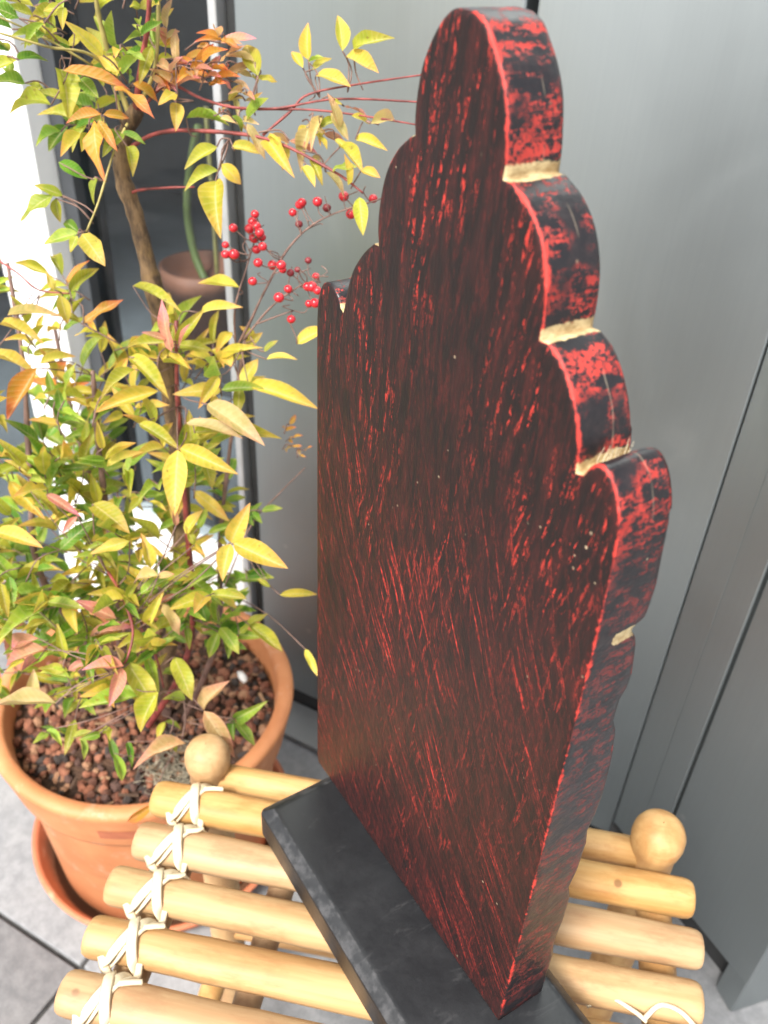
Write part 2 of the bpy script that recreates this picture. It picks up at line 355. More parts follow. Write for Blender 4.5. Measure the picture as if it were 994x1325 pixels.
def tile_mat():
    g = NT('stone_tile'); c = g.n('TexCoord').outputs['Object']; oi = g.n('ObjectInfo')
    p = g.n('NewGeometry').outputs['Position']
    f = g.noise(p, 60, 5, 0.7); h = g.noise(p, 7, 4); fine = g.noise(p, 500, 3)
    col = g.mix(g.ramp(f, 0.3, 0.7), (0.155, 0.16, 0.168), (0.235, 0.24, 0.247)); col = g.mix(g.math('MULTIPLY', g.ramp(h, 0.45, 0.7), 0.4), col, (0.29, 0.285, 0.28))
    col = g.mix(g.math('MULTIPLY', g.ramp(fine, 0.55, 0.7), 0.3), col, (0.12, 0.12, 0.125))
    hsv = g.n('HueSaturation'); g.l(col, hsv.inputs['Color']); g.l(g.math('ADD', 0.9, g.math('MULTIPLY', oi.outputs['Random'], 0.2)), hsv.inputs['Value'])
    g.set(Base_Color=hsv.outputs[0], Roughness=0.7); g.bump(g.math('ADD', f, fine), 0.3, 0.001); return g.m
M_TILE = tile_mat()
def terrace_mat():
    g = NT('terrace_paving'); c = g.map(g.obj(), (1, 1, 1), (0, 0, -math.radians(28.8)))
    br = g.n('TexBrick'); g.l(c, br.inputs['Vector']); br.offset = 0.0; br.inputs['Scale'].default_value = 1.0
    br.inputs['Brick Width'].default_value = 0.4; br.inputs['Row Height'].default_value = 0.4; br.inputs['Mortar Size'].default_value = 0.003
    br.inputs['Color1'].default_value = (0.27, 0.27, 0.27, 1); br.inputs['Color2'].default_value = (0.33, 0.33, 0.325, 1); br.inputs['Mortar'].default_value = (0.08, 0.08, 0.08, 1)
    g.set(Base_Color=g.mix(g.math('MULTIPLY', g.noise(c, 3, 5), 0.5), br.outputs['Color'], (0.22, 0.22, 0.22)), Roughness=0.75); return g.m
M_TERR = terrace_mat()
M_GROUT = simple('grout', (0.06, 0.06, 0.058), 0.95, 0.3, 80)

# ------------------------------------------------------------------ the setting: paving, cladding, door, room
TH = math.radians(28.8)
wdir = Vector((math.cos(TH), math.sin(TH), 0)); wnor = Vector((math.sin(TH), -math.cos(TH), 0))
WA = Vector((-0.595, 0.193, 0))             # foot of the cladding, t = 0
# wall frames: local x runs along the wall, local -y comes out of it, z up
me = MB(); me.add([(-30, -30, -0.006), (30, -30, -0.006), (30, 30, -0.006), (-30, 30, -0.006)], [(0, 1, 2, 3)])
ground = me.build('ground', M_GROUT, None, False); ground['kind'] = 'structure'
# the terrace beyond the tiles laid one by one
p0 = Vector((-0.403, -0.188, 0)); ia, ib, ja, jb = -5 * 0.4, 8 * 0.4, -6 * 0.4, 6 * 0.4
def tp(u, v): q_ = p0 + wdir * u - wnor * v; return (q_.x, q_.y, -0.001)
me = MB(); me.add([tp(-30, -30), tp(30, -30), tp(30, 30), tp(-30, 30), tp(ia, ja), tp(ib, ja), tp(ib, jb), tp(ia, jb)], [(0, 1, 5, 4), (1, 2, 6, 5), (2, 3, 7, 6), (3, 0, 4, 7)])
terr = me.build('terrace', M_TERR, None, False); terr['kind'] = 'structure'
paving = empty('paving', (-0.403, -0.188, 0), TH); paving['kind'] = 'structure'
TS = 0.40
tile_me = box_mesh('tile', TS - 0.005, TS - 0.005, 0.03, 0.0022, 2); tile_me.materials.append(M_TILE)
for i in range(-5, 8):
    for j in range(-6, 6):
        # stays clear of the wall line
        cx_, cy_ = (i + 0.5) * TS, (j + 0.5) * TS
        p = Vector((-0.403, -0.188, 0)) + wdir * cx_ - wnor * cy_
        if (p - WA).dot(wnor) < -0.19: continue
        t = link('tile', tile_me, paving); t.location = (cx_, cy_, -0.015 + rnd.uniform(-0.0008, 0.0004))

wall = empty('cladding_wall', WA, TH)
tag(wall, 'grey metal clad wall standing behind the stool and carved board', 'wall')
def wbox(name, t0, t1, z0, z1, y0, y1, mat, parent=wall, bev=0.0):   # y0 (front, negative = toward the viewer) .. y1
    return box(name, (t0, y0, z0), (t1, y1, z1), mat, parent, bev)
HW = 3.0
wbox('panel', -0.068, 0.203, 0.035, HW, 0.0, 0.03, M_CLAD, bev=0.003)
wbox('panel', 0.211, 0.4375, 0.035, HW, 0.0, 0.03, M_CLAD, bev=0.003)
wbox('backing', -0.085, 0.436, 0.0, HW, 0.032, 0.06, M_GAP)
wbox('end_channel', -0.084, -0.072, 0.0, HW, 0.012, 0.031, M_GAP)
wbox('foot_trim', -0.068, 0.436, 0.0, 0.034, 0.004, 0.031, M_GAP)
sill = box('threshold', (-0.070, -0.055, 0.001), (0.43, 0.002, 0.010), M_TRIM, wall, 0.002)

# the folded leaf right of it
leaf_o = WA + wdir * 0.4385
l_end = Vector((0.003, 0.383, 0)); ld = (l_end - leaf_o); LL = ld.length; la = math.atan2(ld.y, ld.x)
shut = empty('folding_shutter', leaf_o, la)
tag(shut, 'grey metal shutter leaf angled out from the clad wall', 'shutter')
# seams measured along the leaf
box('frame_strip', (-0.0008, 0.0, 0.06), (0.036, 0.03, HW), M_CLAD, shut, 0.001)
box('frame_strip', (0.0362, -0.0016, 0.06), (0.0675, 0.03, HW), M_CLAD, shut, 0.002)
box('leaf_panel', (0.0705, 0.0, 0.06), (LL - 0.001, 0.03, HW), M_CLAD, shut, 0.002)
box('backing', (0.0, 0.032, 0.0), (LL - 0.001, 0.05, HW), M_GAP, shut)
box('foot_gap', (0.0, 0.024, 0.0), (LL - 0.002, 0.031, 0.059), M_GAP, shut)
pier = empty('wall_return', l_end, math.radians(74))
tag(pier, 'grey metal wall return running off beside the shutter leaf', 'wall')
box('return_panel', (0.0, 0.002, 0.0), (1.6, 0.03, HW), M_CLAD, pier, 0.002)

# door left of the cladding
door = empty('glazed_door', WA, TH)
tag(door, 'narrow glazed door with white post, behind the potted shrub', 'door')
box('edge_stile', (-0.0955, -0.002, 0.0), (-0.0855, 0.04, 2.6), M_ALU, door, 0.002)
box('glass_pane', (-0.294, 0.012, 0.24), (-0.096, 0.020, 2.55), M_GLASS, door)
box('bottom_rail', (-0.294, 0.0, 0.0), (-0.096, 0.035, 0.239), M_WHITE, door, 0.003)
box('hinge_stile', (-0.316, -0.002, 0.0), (-0.2945, 0.04, 2.6), M_DARKF, door, 0.002)
box('post', (-0.405, -0.03, 0.0), (-0.3165, 0.05, 2.6), M_WHITE, door, 0.003)
box('head_rail', (-0.294, 0.0, 2.551), (-0.096, 0.035, 2.6), M_ALU, door, 0.002)
side = empty('side_window', WA, TH)
tag(side, 'dark glazed side window left of the white door post', 'window')
box('glass_pane', (-1.28, 0.012, 0.06), (-0.436, 0.020, 2.55), M_GLASS, side)
box('frame', (-0.435, 0.0, 0.0), (-0.4055, 0.04, 2.6), M_DARKF, side, 0.002)
box('sill', (-1.28, 0.0, 0.0), (-0.4355, 0.04, 0.059), M_DARKF, side, 0.002)
box('frame', (-1.31, 0.0, 0.0), (-1.281, 0.04, 2.6), M_DARKF, side, 0.002)
house = empty('house_wall', WA, TH)
tag(house, 'plain grey house wall beyond the side window and above the door', 'wall')
box('wall_part', (-4.0, 0.0, 0.0), (-1.311, 0.06, 3.0), M_CLAD, house)
box('lintel', (-1.31, 0.0, 2.601), (-0.0855, 0.06, 3.0), M_CLAD, house)
room = empty('room', WA, TH); room['kind'] = 'structure'
def rb(n, a, b, m): box(n, a, b, m, room)
rb('room_floor', (-2.2, 0.061, -0.02), (0.6, 2.4, 0.003), M_ROOMF)
rb('back_wall', (-2.2, 2.3, 0.0), (0.6, 2.36, 2.7), M_ROOM)
rb('side_wall', (-2.26, 0.061, 0.0), (-2.2, 2.36, 2.7), M_ROOM)
rb('side_wall', (0.6, 0.061, 0.0), (0.66, 2.36, 2.7), M_ROOM)
rb('ceiling', (-2.26, 0.061, 2.7), (0.66, 2.36, 2.76), M_ROOM)
cab = empty('cabinet', WA + wdir * -0.95 - wnor * 1.9, TH)
tag(cab, 'dark low cabinet inside the room behind the glass', 'cabinet')
box('carcass', (-0.9, -0.2, 0.06), (1.2, 0.2, 0.70), M_CAB, cab, 0.004)
for k in range(4): box('cabinet_door', (-0.89 + k * 0.52, -0.222, 0.08), (-0.89 + k * 0.52 + 0.51, -0.201, 0.68), M_DARKF, cab, 0.004)
box('worktop', (-0.93, -0.24, 0.701), (1.23, 0.21, 0.74), M_ROOM, cab, 0.004)

# brown pot with a bent green stem, inside
pc = at(262, 342, 1.12); SHZ = pc.z - 0.115
stand = empty('plant_stand', (pc.x, pc.y, 0.003), TH); tag(stand, 'dark narrow plant stand just behind the door glass', 'stand')
box('stand_top', (-0.09, -0.075, SHZ - 0.022), (0.11, 0.10, SHZ - 0.004), M_CAB, stand, 0.003)
for u_ in (-0.075, 0.082):
    for v_ in (-0.06, 0.07): box('leg', (u_, v_, 0.0), (u_ + 0.014, v_ + 0.014, SHZ - 0.022), M_CAB, stand)
ip = empty('brown_plant_pot', (pc.x, pc.y, SHZ)); ip.scale = (1.12, 1.12, 1.0); tag(ip, 'brown pot with bent green stem standing behind the glass', 'plant pot')
ih = 0.115
m = MB(); lathe(m, [(0.0, 0.0), (0.034, 0.0), (0.043, ih - 0.03), (0.0475, ih - 0.03), (0.049, ih), (0.0445, ih), (0.042, ih - 0.02), (0.0, ih - 0.02)]); m.build('pot_body', M_BPOT, ip)
m = MB(); tube(m, [(0.012, 0.0, ih - 0.025), (-0.012, -0.004, ih + 0.012), (-0.016, -0.006, ih + 0.07), (0.002, -0.002, ih + 0.135), (0.02, 0, ih + 0.17)], 0.0048, 8); m.build('green_stem', M_GSTEM, ip)
m = MB(); tube(m, [(0.018, 0.01, ih - 0.025), (0.019, 0.01, ih + 0.1), (0.018, 0.01, ih + 0.19)], 0.003, 6); m.build('cane_stake', M_STEMG, ip)

# ------------------------------------------------------------------ carved board on its plinth
board = empty('carved_board', (-0.1074, 0.0, ZF))
tag(board, 'scalloped black and red carved wooden board on a black plinth, seen from behind', 'carved board')
CXB = 0.0                                   # outline a measured from the middle of the board
right = [(0.0, .4990), (0.0060, .4965), (0.0100, .4925), (0.0162, .4851), (0.0213, .4757), (0.0240, .4641), (0.0250, .4560), (0.0250, .4512),
         None, (0.0285, .4513), (0.0376, .4469), (0.0450, .4405), (0.0499, .4329), (0.0533, .4233), (0.0546, .4126), (0.0546, .4038),
         None, (0.0585, .4041), (0.0663, .4001), (0.0731, .3928), (0.0786, .3834), (0.0818, .3741), (0.0831, .3643),
         None, (0.0862, .3652), (0.0885, .3698), (0.0922, .3726), (0.0968, .3722), (0.1020, .3670), (0.1060, .3575), (0.1076, .3480)]
left = [(0.0, .4990), (-0.0115, .4985), (-0.0202, .4919), (-0.0270, .4812), (-0.0299, .4718), (-0.0309, .4609), (-0.0300, .4545),
        None, (-0.0335, .4528), (-0.0421, .4459), (-0.0493, .4353), (-0.0530, .4218), (-0.0536, .4118), (-0.0524, .4048),
        None, (-0.0560, .4045), (-0.0642, .3977), (-0.0718, .3888), (-0.0757, .3816), (-0.0785, .3732), (-0.0812, .3632),
        None, (-0.0838, .3650), (-0.0870, .3695), (-0.0915, .3722), (-0.0968, .3728), (-0.1022, .3694), (-0.1060, .3610), (-0.1074, .3500)]
def expand(h):
    segs = [[]]
    for p in h:
        if p is None: segs.append([])
        else: segs[-1].append((p[0], 0, p[1]))
    out = []; notch = []
    for s in segs:
        c = catmull(s, 5)
        if out: notch.append(Vector((out[-1].x, 0, out[-1].z)))
        out += c
    return out, notch
ro, rn_ = expand(right); lo_, ln_ = expand(left)
side_z = [0.338, .328, .318, .309, .303, .300, .2975, .293, .287, .279, .270, .262, .256, .250, .243, .235, .225, .212, .199, .186, .173, .160, .148, .136, .124, .112, .100, .088, .076, .064, .052, .040, .028, .016, .006]
ro += [Vector((0.1076 + 0.0014 * min(1, (0.35 - z) / 0.05), 0, z)) for z in side_z] + [Vector((0.109, 0, 0.0))]
lo_ += [Vector((-0.1076, 0, z)) for z in side_z] + [Vector((-0.1060, 0, -0.0005))]
poly = ro + list(reversed(lo_))[:-1]        # clockwise from the apex, down the right, back up the left
NP = len(poly)
ftab = [(.40, .027), (.361, .0275), (.34, .0285), (.316, .0305), (.303, .0285), (.299, .0205), (.2955, .025), (.289, .0275), (.265, .0315), (.256, .0275), (.243, .0275), (.235, .031), (.209, .0352), (.18, .036), (.160, .0325), (.148, .0345), (.125, .0338), (.112, .0310), (.100, .0345), (.069, .0345), (.058, .0310), (.046, .0350), (.0, .0345)]
def thick(z):
    if z >= .40: return .027
    for (z1, t1), (z0, t0) in zip(ftab, ftab[1:]):
        if z0 <= z <= z1: return t0 + (t1 - t0) * (z - z0) / (z1 - z0)
    return .0345
nrm = []
for i in range(NP):
    a, b, c = poly[i - 1], poly[i], poly[(i + 1) % NP]
    e1 = (b - a); e2 = (c - b)
    n1 = Vector((-e1.z, 0, e1.x)); n2 = Vector((-e2.z, 0, e2.x))
    n = (n1.normalized() if n1.length > 0 else n1) + (n2.normalized() if n2.length > 0 else n2)
    n = n.normalized() if n.length > 1e-6 else Vector((1, 0, 0))
    nrm.append(n)
# make sure normals point outward
if nrm[0].z < 0: nrm = [-n for n in nrm]
notches = rn_ + ln_
layers = []   # (inset, y as fraction/abs, edge, is front)
def ring(ins, yf, edge): layers.append((ins, yf, edge))
ring(0.0075, lambda z: 0.0, 0.0); ring(0.0024, lambda z: 0.0, 0.12); ring(0.0009, lambda z: 0.0002, 0.55); ring(0.0003, lambda z: 0.0007, 0.92); ring(0.0, lambda z: 0.0015, 0.7); ring(0.0, lambda z: 0.0038, 0.18)
for k in range(1, 6): ring(0.0, lambda z, k=k: 0.0045 + (thick(z) - 0.0085) * k / 6, 0.0)
ring(0.0, lambda z: thick(z) - 0.003, 0.25); ring(0.0006, lambda z: thick(z) - 0.0009, 0.95); ring(0.002, lambda z: thick(z), 0.8); ring(0.005, lambda z: thick(z) + 0.0003, 0.1)
vs = []; eg = []; rw = []
for li, (ins, yf, ed) in enumerate(layers):
    for i, p in enumerate(poly):
        ki = 0.35 if (abs(p.x) > 0.0815 and p.z > 0.352) else 1.0
        q = p - nrm[i] * (ins * ki if li in (0, 14, 13) else ins)
        y = yf(p.z)
        if 3 < li < 12:       # hand-cut rim: slightly uneven
            q = q + nrm[i] * 0.0005 * noise.noise(Vector((p.x * 90, y * 120, p.z * 90)))
        vs.append((q.x, y, q.z)); eg.append(ed * (0.3 if p.z < 0.004 else 0.74 if p.z < 0.345 else 0.55 if p.x < 0 else 0.9) * (0.6 if li > 9 else 1))
        r = 0.0
        for nn in notches:
            d = (p - nn).length
            if p.z >= nn.z - 0.0003 and p.z < nn.z + 0.03 and abs(p.x) <= abs(nn.x) + 0.004 and 2 < li < 13:
                r = max(r, 1.2 - d / 0.0060)
        if abs(p.z - 0.2985) < 0.004 and abs(p.x) > 0.1 and li > 7: r = max(r, 1.0)
        rw.append(max(0.0, r))
fs = []; mi = []
nL = len(layers)
for li in range(nL - 1):
    for i in range(NP):
        j = (i + 1) % NP
        fs.append((li * NP + i, li * NP + j, (li + 1) * NP + j, (li + 1) * NP + i)); mi.append(0 if li < 3 or li >= 12 else 1)
fs.append(tuple(range(NP))[::-1]); mi.append(0); fs.append(tuple((nL - 1) * NP + k for k in range(NP))); mi.append(0)
pm = bpy.data.meshes.new('panel'); pm.from_pydata(vs, [], fs); pm.update()
pm.materials.append(M_FACE); pm.materials.append(M_RIM)
pm.polygons.foreach_set('material_index', mi)
a = pm.attributes.new('edge', 'FLOAT', 'POINT'); a.data.foreach_set('value', eg)
a = pm.attributes.new('raw', 'FLOAT', 'POINT'); a.data.foreach_set('value', rw)
bm = bmesh.new(); bm.from_mesh(pm); bmesh.ops.recalc_face_normals(bm, faces=bm.faces)
bmesh.ops.triangulate(bm, faces=[f for f in bm.faces if len(f.verts) > 4]); bm.to_mesh(pm); bm.free()
pm.polygons.foreach_set('use_smooth', [len(p.vertices) == 4 for p in pm.polygons])
panel = link('panel', pm, board)
# splinters of bare wood in the notch above the right shoulder
nv = rn_[2]
for k in range(9):
    m = MB(); y0 = 0.009 + 0.0018 * k + rnd.uniform(-.0006, .0006); b = Vector((nv.x + 0.0012, y0, nv.z + 0.0005))
    tube(m, [b, b + Vector((rnd.uniform(0, .002), rnd.uniform(-.001, .001), rnd.uniform(.003, .006))), b + Vector((rnd.uniform(0.001, .003), rnd.uniform(-.003, .002), rnd.uniform(.005, .0095)))], lambda u: 0.0003 * (1.1 - u), 5, 3)
    m.build('splinter', M_CANE, panel)
# carved relief on the hidden front: scalloped inner border and a lobed boss
fm = MB()
def lobed(cx, cz, r, y0, h, n=40, lobes=8):
    rings_ = []
    for rr, yy in ((1.0, 0.0), (0.95, h * 0.6), (0.7, h), (0.35, h * 0.55), (0.2, h * 1.1)):
        rings_.append([(cx + math.cos(2 * math.pi * k / n) * r * rr * (1 + 0.12 * math.cos(lobes * 2 * math.pi * k / n)), y0 + yy, cz + math.sin(2 * math.pi * k / n) * r * rr * (1 + 0.12 * math.cos(lobes * 2 * math.pi * k / n))) for k in range(n)])
    v_ = [v for R in rings_ for v in R]; f_ = []
    for i in range(len(rings_) - 1):
        for k in range(n): f_.append((i * n + k, i * n + (k + 1) % n, (i + 1) * n + (k + 1) % n, (i + 1) * n + k))
    f_.append(tuple((len(rings_) - 1) * n + k for k in range(n))); fm.add(v_, f_)
lobed(0, 0.2, 0.075, 0.0346, 0.012); lobed(0, 0.385, 0.035, 0.0270, 0.008, lobes=6); lobed(-0.06, 0.06, 0.03, 0.0346, 0.008, lobes=6); lobed(0.06, 0.06, 0.03, 0.0346, 0.008, lobes=6)
fm.build('front_carving', M_RIM, board)

# plinth: bevelled slab
PX0, PX1, PY0, PY1, PT = -0.0935, 0.150, -0.0545, 0.0485, 0.030
pvs = []; pfs = []; pe = []
def prect(ins, z, ed, n=14):
    x0, x1, y0, y1 = PX0 + ins, PX1 - ins, PY0 + ins, PY1 - ins; c = []; r = max(0.004 - ins, 0.0006)
    for (cx_, cy_, a0) in ((x1 - r, y1 - r, 0), (x0 + r, y1 - r, 90), (x0 + r, y0 + r, 180), (x1 - r, y0 + r, 270)):
        for k in range(4):
            an = math.radians(a0 + 30 * k); c.append((cx_ + r * math.cos(an), cy_ + r * math.sin(an), z))
    s = len(pvs); pvs.extend(c); pe.extend([ed] * len(c)); return s
PR = [prect(0.0008, -PT, 0.2), prect(0.0, -PT + 0.001, 0.2), prect(0.0, -0.0075, 0.25), prect(0.0006, -0.0052, 0.9), prect(0.0062, -0.0011, 0.75), prect(0.0078, -0.0002, 0.9), prect(0.0105, 0.0, 0.15), prect(0.016, 0.0, 0.0)]
for a_, b_ in zip(PR, PR[1:]):
    for k in range(16): pfs.append((a_ + k, a_ + (k + 1) % 16, b_ + (k + 1) % 16, b_ + k))
pfs.append(tuple(PR[0] + k for k in range(16))[::-1]); pfs.append(tuple(PR[-1] + k for k in range(16)))
pl = bpy.data.meshes.new('plinth'); pl.from_pydata(pvs, [], pfs); pl.update(); a = pl.attributes.new('edge', 'FLOAT', 'POINT'); a.data.foreach_set('value', pe)
pl.polygons.foreach_set('use_smooth', [True] * len(pl.polygons))
plo = link('plinth', pl, board, M_PLINTH); plo.modifiers.new('wn', 'WEIGHTED_NORMAL')

# ------------------------------------------------------------------ bamboo stool
EU = Vector((0.682, 0.731, 0)).normalized(); SA = math.atan2(EU.y, EU.x)
stool = empty('bamboo_stool', (-0.27, -0.099, 0), SA)      # local x along the slats, local -y toward the next slat
tag(stool, 'low bamboo stool with lashed slats carrying the carved board', 'stool')
ZS = ZF - 0.030; PIT = 0.0368; RS = 0.0137
U0, U1 = -0.010, 0.391; RAILU = (0.020, 0.368)
NS = 10
def slat_mesh(seed):
    r = random.Random(seed); m = MB(); n = 26; seg = 14; L = U1 - U0; rings_ = []
    node = [r.uniform(0.15, 0.35) * L, r.uniform(0.6, 0.85) * L]
    dl = r.uniform(-.003, .003)
    xs = [0.0, 0.0008, 0.003, 0.007] + [0.007 + (L - 0.014) * k / n for k in range(1, n)] + [L - 0.007, L - 0.003, L - 0.0008, L]
    pr_ = {0: 0.74, 1: 0.87, 2: 0.96, 3: 1.0}
    N = len(xs); bend = r.uniform(-.0012, .0012)
    for i, x in enumerate(xs):
        k = pr_.get(i, pr_.get(N - 1 - i, 1.0)); rr = RS * k * (1 + 0.022 * math.sin(x * 23 + seed) + 0.06 * noise.noise(Vector((x * 14, seed * 3.1, 0))))
        for nd in node: rr += 0.0006 * math.exp(-((x - nd) / 0.004) ** 2)
        oy = bend * math.sin(math.pi * x / L)
        for s in range(seg):
            an = 2 * math.pi * s / seg
            m.v.append((U0 + x + dl, oy + rr * 1.02 * math.cos(an), rr * 0.93 * math.sin(an) * (0.9 if math.sin(an) > 0 else 1)))
    for i in range(N - 1):
        for s in range(seg): m.f.append((i * seg + s, (i + 1) * seg + s, (i + 1) * seg + (s + 1) % seg, i * seg + (s + 1) % seg))
    m.f.append(tuple(range(seg))); m.f.append(tuple((N - 1) * seg + s for s in range(seg))[::-1])
    return m.mesh('slat')
sm = [slat_mesh(k) for k in range(4)]
for x in sm: x.materials.append(M_BAM)
RZ = RS * 0.93 * 0.9
for i in range(NS):
    o = link('slat', sm[i % 4], stool); o.location = (0, -(0.0015 + i * PIT), ZS - RZ)
SEND = -(0.0015 + (NS - 1) * PIT)
rail_z = ZS - 2 * RZ - 0.0105
for u in RAILU:
    m = MB(); tube(m, [(u, 0.03, rail_z), (u, SEND * 0.5, rail_z), (u, SEND - 0.05, rail_z)], 0.0125, 12); m.build('side_rail', M_BAMV, stool)
# posts with domed ends
def post(u, s, ztop, r):
    m = MB(); prof = [(0.0, 0.0), (r * .8, 0.0), (r * .86, 0.01), (r * .86, ztop - 2.1 * r), (r * .84, ztop - 1.75 * r), (r * .93, ztop - 1.45 * r), (r * 1.0, ztop - 1.0 * r), (r * .97, ztop - .62 * r), (r * .84, ztop - .32 * r), (r * .62, ztop - .12 * r), (r * .33, ztop - .025 * r), (0.0005, ztop)]
    lathe(m, prof, 28); o = m.build('post', M_BAMV, stool); o.location = (u, s, 0); return o
post(0.021, 0.032, ZF - 0.011, 0.0178); post(0.366, 0.034, ZF - 0.009, 0.0195)
post(0.021, SEND - 0.036, ZF - 0.011, 0.0178); post(0.366, SEND - 0.036, ZF - 0.011, 0.0185)
def rail(a, b, r, mat=M_BAM):
    m = MB(); tube(m, [a, [(a[k] + b[k]) / 2 for k in range(3)], b], r, 12); m.build('stretcher', mat, stool)
rail((0.03, 0.032, ZS - 0.020), (0.36, 0.034, ZS - 0.020), 0.0118)
rail((0.03, SEND - 0.036, ZS - 0.020), (0.36, SEND - 0.036, ZS - 0.020), 0.0125)
for z in (0.13,):
    rail((0.021, 0.032, z), (0.021, SEND - 0.036, z), 0.011, M_BAMV); rail((0.366, 0.034, z), (0.366, SEND - 0.036, z), 0.011, M_BAMV)
    rail((0.021, 0.032, z + 0.03), (0.366, 0.034, z + 0.03), 0.011); rail((0.021, SEND - 0.036, z + 0.03), (0.366, SEND - 0.036, z + 0.03), 0.011)
for u in (0.10, 0.28):
    m = MB(); tube(m, [(u, 0.03, rail_z - 0.004), (u, SEND * 0.5, rail_z - 0.004), (u, SEND - 0.05, rail_z - 0.004)], 0.0095, 10); m.build('under_rail', M_BAMV, stool)
# split cane lashings over the left ends
def ribbon(mb, path, w, th=0.0011):
    pts = catmull(path, 6); N = len(pts); vs = []
    for i, p in enumerate(pts):
        t = (pts[min(i + 1, N - 1)] - pts[max(i - 1, 0)]).normalized()
        # surface normal: away from the slat axis (set by caller as attribute of path height)
        nn = Vector((0, 0, 1)) - t * t.z
        if nn.length < 0.15: nn = Vector((-1, 0, 0.2)) - t * t.dot(Vector((-1, 0, 0.2)))
        nn.normalize(); b = t.cross(nn)
        for (cb, cn) in ((-1, -.5), (-0.6, .5), (0.6, .5), (1, -.5)): vs.append(p + b * cb * w / 2 + nn * cn * th)
    fs = []
    for i in range(N - 1):
        for k in range(4): fs.append((i * 4 + k, i * 4 + (k + 1) % 4, (i + 1) * 4 + (k + 1) % 4, (i + 1) * 4 + k))
    fs += [(3, 2, 1, 0), tuple((N - 1) * 4 + k for k in range(4))]
    mb.add(vs, fs)
def lash(i, u, k=1.0):
    s = -(0.0015 + i * PIT); m = MB(); zt = ZS + 0.0012; R = RS + 0.0012
    def over(u0, u1, w, dz=0.0, j=0.0):
        P = []
        for an in (-100, -62, -30, 0, 30, 62, 100):
            f = (an + 100) / 200; a_ = math.radians(an)
            P.append((u0 + (u1 - u0) * f + j * math.sin(f * 3.1), s - R * 1.03 * math.sin(a_), ZS - RZ + (RZ + 0.0012 + dz) * math.cos(a_)))
        ribbon(m, P, w)
    over(u + 0.0135 * k, u - 0.0125 * k, 0.0078, 0.0003, 0.0005)
    over(u + 0.0195 * k, u - 0.0065 * k, 0.0034, 0.0003)
    over(u - 0.0035, u + 0.0125 * k, 0.0074, 0.0014, -0.0005)
    tl_ = rnd.uniform(-0.001, 0.0045)
    # the strand that dips to the rail and crosses the gap to the next slat
    sg = s - PIT * 0.5
    ribbon(m, [(u - 0.0125 * k, s - R * 0.85, ZS - 0.0075), (u - 0.010, sg + 0.002, ZS - 0.0115), (u - 0.006, sg - 0.002, ZS - 0.0115), (u - 0.0035, s - PIT + R * 0.85, ZS - 0.0075)], 0.0062)
    ribbon(m, [(u + 0.0125 * k, s - R * 0.85, ZS - 0.0075), (u + 0.013, sg, ZS - 0.0125), (u + 0.0135, s - PIT + R * 0.85, ZS - 0.0075)], 0.0062)
    ribbon(m, [(u + 0.009, s + 0.006, zt + 0.0006), (u + 0.016, s + 0.0088, zt - 0.0004), (u + 0.0225 - tl_, s + 0.0108 + tl_ * .5, zt - 0.0022)], 0.0040)
    m.build('lashing', M_CANE, stool)
for i in range(NS): lash(i, 0.0185 + rnd.uniform(-.0012, .0012), 1 + rnd.uniform(-.1, .1))
for i in range(2, NS):      # the right side is lashed underneath: only loops show in the gaps
    s = -(0.0015 + i * PIT); sg = s - PIT * 0.5; m = MB(); u = 0.356
    if i == 2:
        ribbon(m, [(u - 0.040, sg + 0.004, ZS - 0.014), (u - 0.028, sg + 0.009, ZS - 0.007), (u - 0.012, sg + 0.002, ZS - 0.004), (u - 0.004, sg - 0.002, ZS - 0.006)], 0.0032)
        ribbon(m, [(u - 0.006, sg - 0.001, ZS - 0.006), (u + 0.004, sg + 0.008, ZS - 0.002), (u + 0.016, sg + 0.006, ZS - 0.001), (u + 0.026, sg - 0.001, ZS - 0.004), (u + 0.031, sg - 0.005, ZS - 0.008)], 0.0036)
    else:
        ribbon(m, [(u - 0.012, s - RS * .8, ZS - 0.006), (u, sg, ZS - 0.012), (u + 0.012, s - PIT + RS * .8, ZS - 0.006)], 0.005)
    m.build('lashing', M_CANE, stool)

# ------------------------------------------------------------------ terracotta pot, saucer, soil, mulch
PC = Vector((-0.510, -0.046, 0)); PRZ = ZF - 0.176; PRR = 0.158
sau = empty('saucer', (PC.x, PC.y, 0.0)); tag(sau, 'red clay saucer under the terracotta pot', 'saucer')
m = MB(); lathe(m, [(0.0, 0.001), (0.128, 0.001), (0.134, 0.004), (0.1505, 0.036), (0.152, 0.0405), (0.148, 0.0425), (0.144, 0.0395), (0.132, 0.012), (0.0, 0.011)], 72); m.build('dish', M_SAUCER, sau)
pot = empty('terracotta_pot', (PC.x, PC.y, 0.0115)); tag(pot, 'large terracotta flower pot filled with red mulch', 'flower pot')
hz = PRZ - 0.0115
m = MB(); lathe(m, [(0.0, 0.0), (0.120, 0.0), (0.124, 0.004), (0.137, hz - 0.068), (0.1385, hz - 0.064), (0.146, hz - 0.061), (0.1475, hz - 0.056), (0.1565, hz - 0.010), (0.158, hz - 0.004), (0.156, hz), (0.150, hz + 0.0012), (0.143, hz), (0.1405, hz - 0.004), (0.136, hz - 0.030), (0.128, hz - 0.08), (0.0, hz - 0.085)], 96); m.build('pot_wall', M_TERRA, pot)
SZ = hz - 0.030
m = MB(); N = 26; vs_ = []
R_ = 0.1365
for i in range(N + 1):
    for k in range(48):
        r_ = R_ * i / N; a_ = 2 * math.pi * k / 48; x, y = r_ * math.cos(a_), r_ * math.sin(a_)
        vs_.append((x, y, SZ + 0.010 * math.exp(-(r_ / 0.07) ** 2) + 0.006 * noise.noise(Vector((x * 30, y * 30, 1)))))
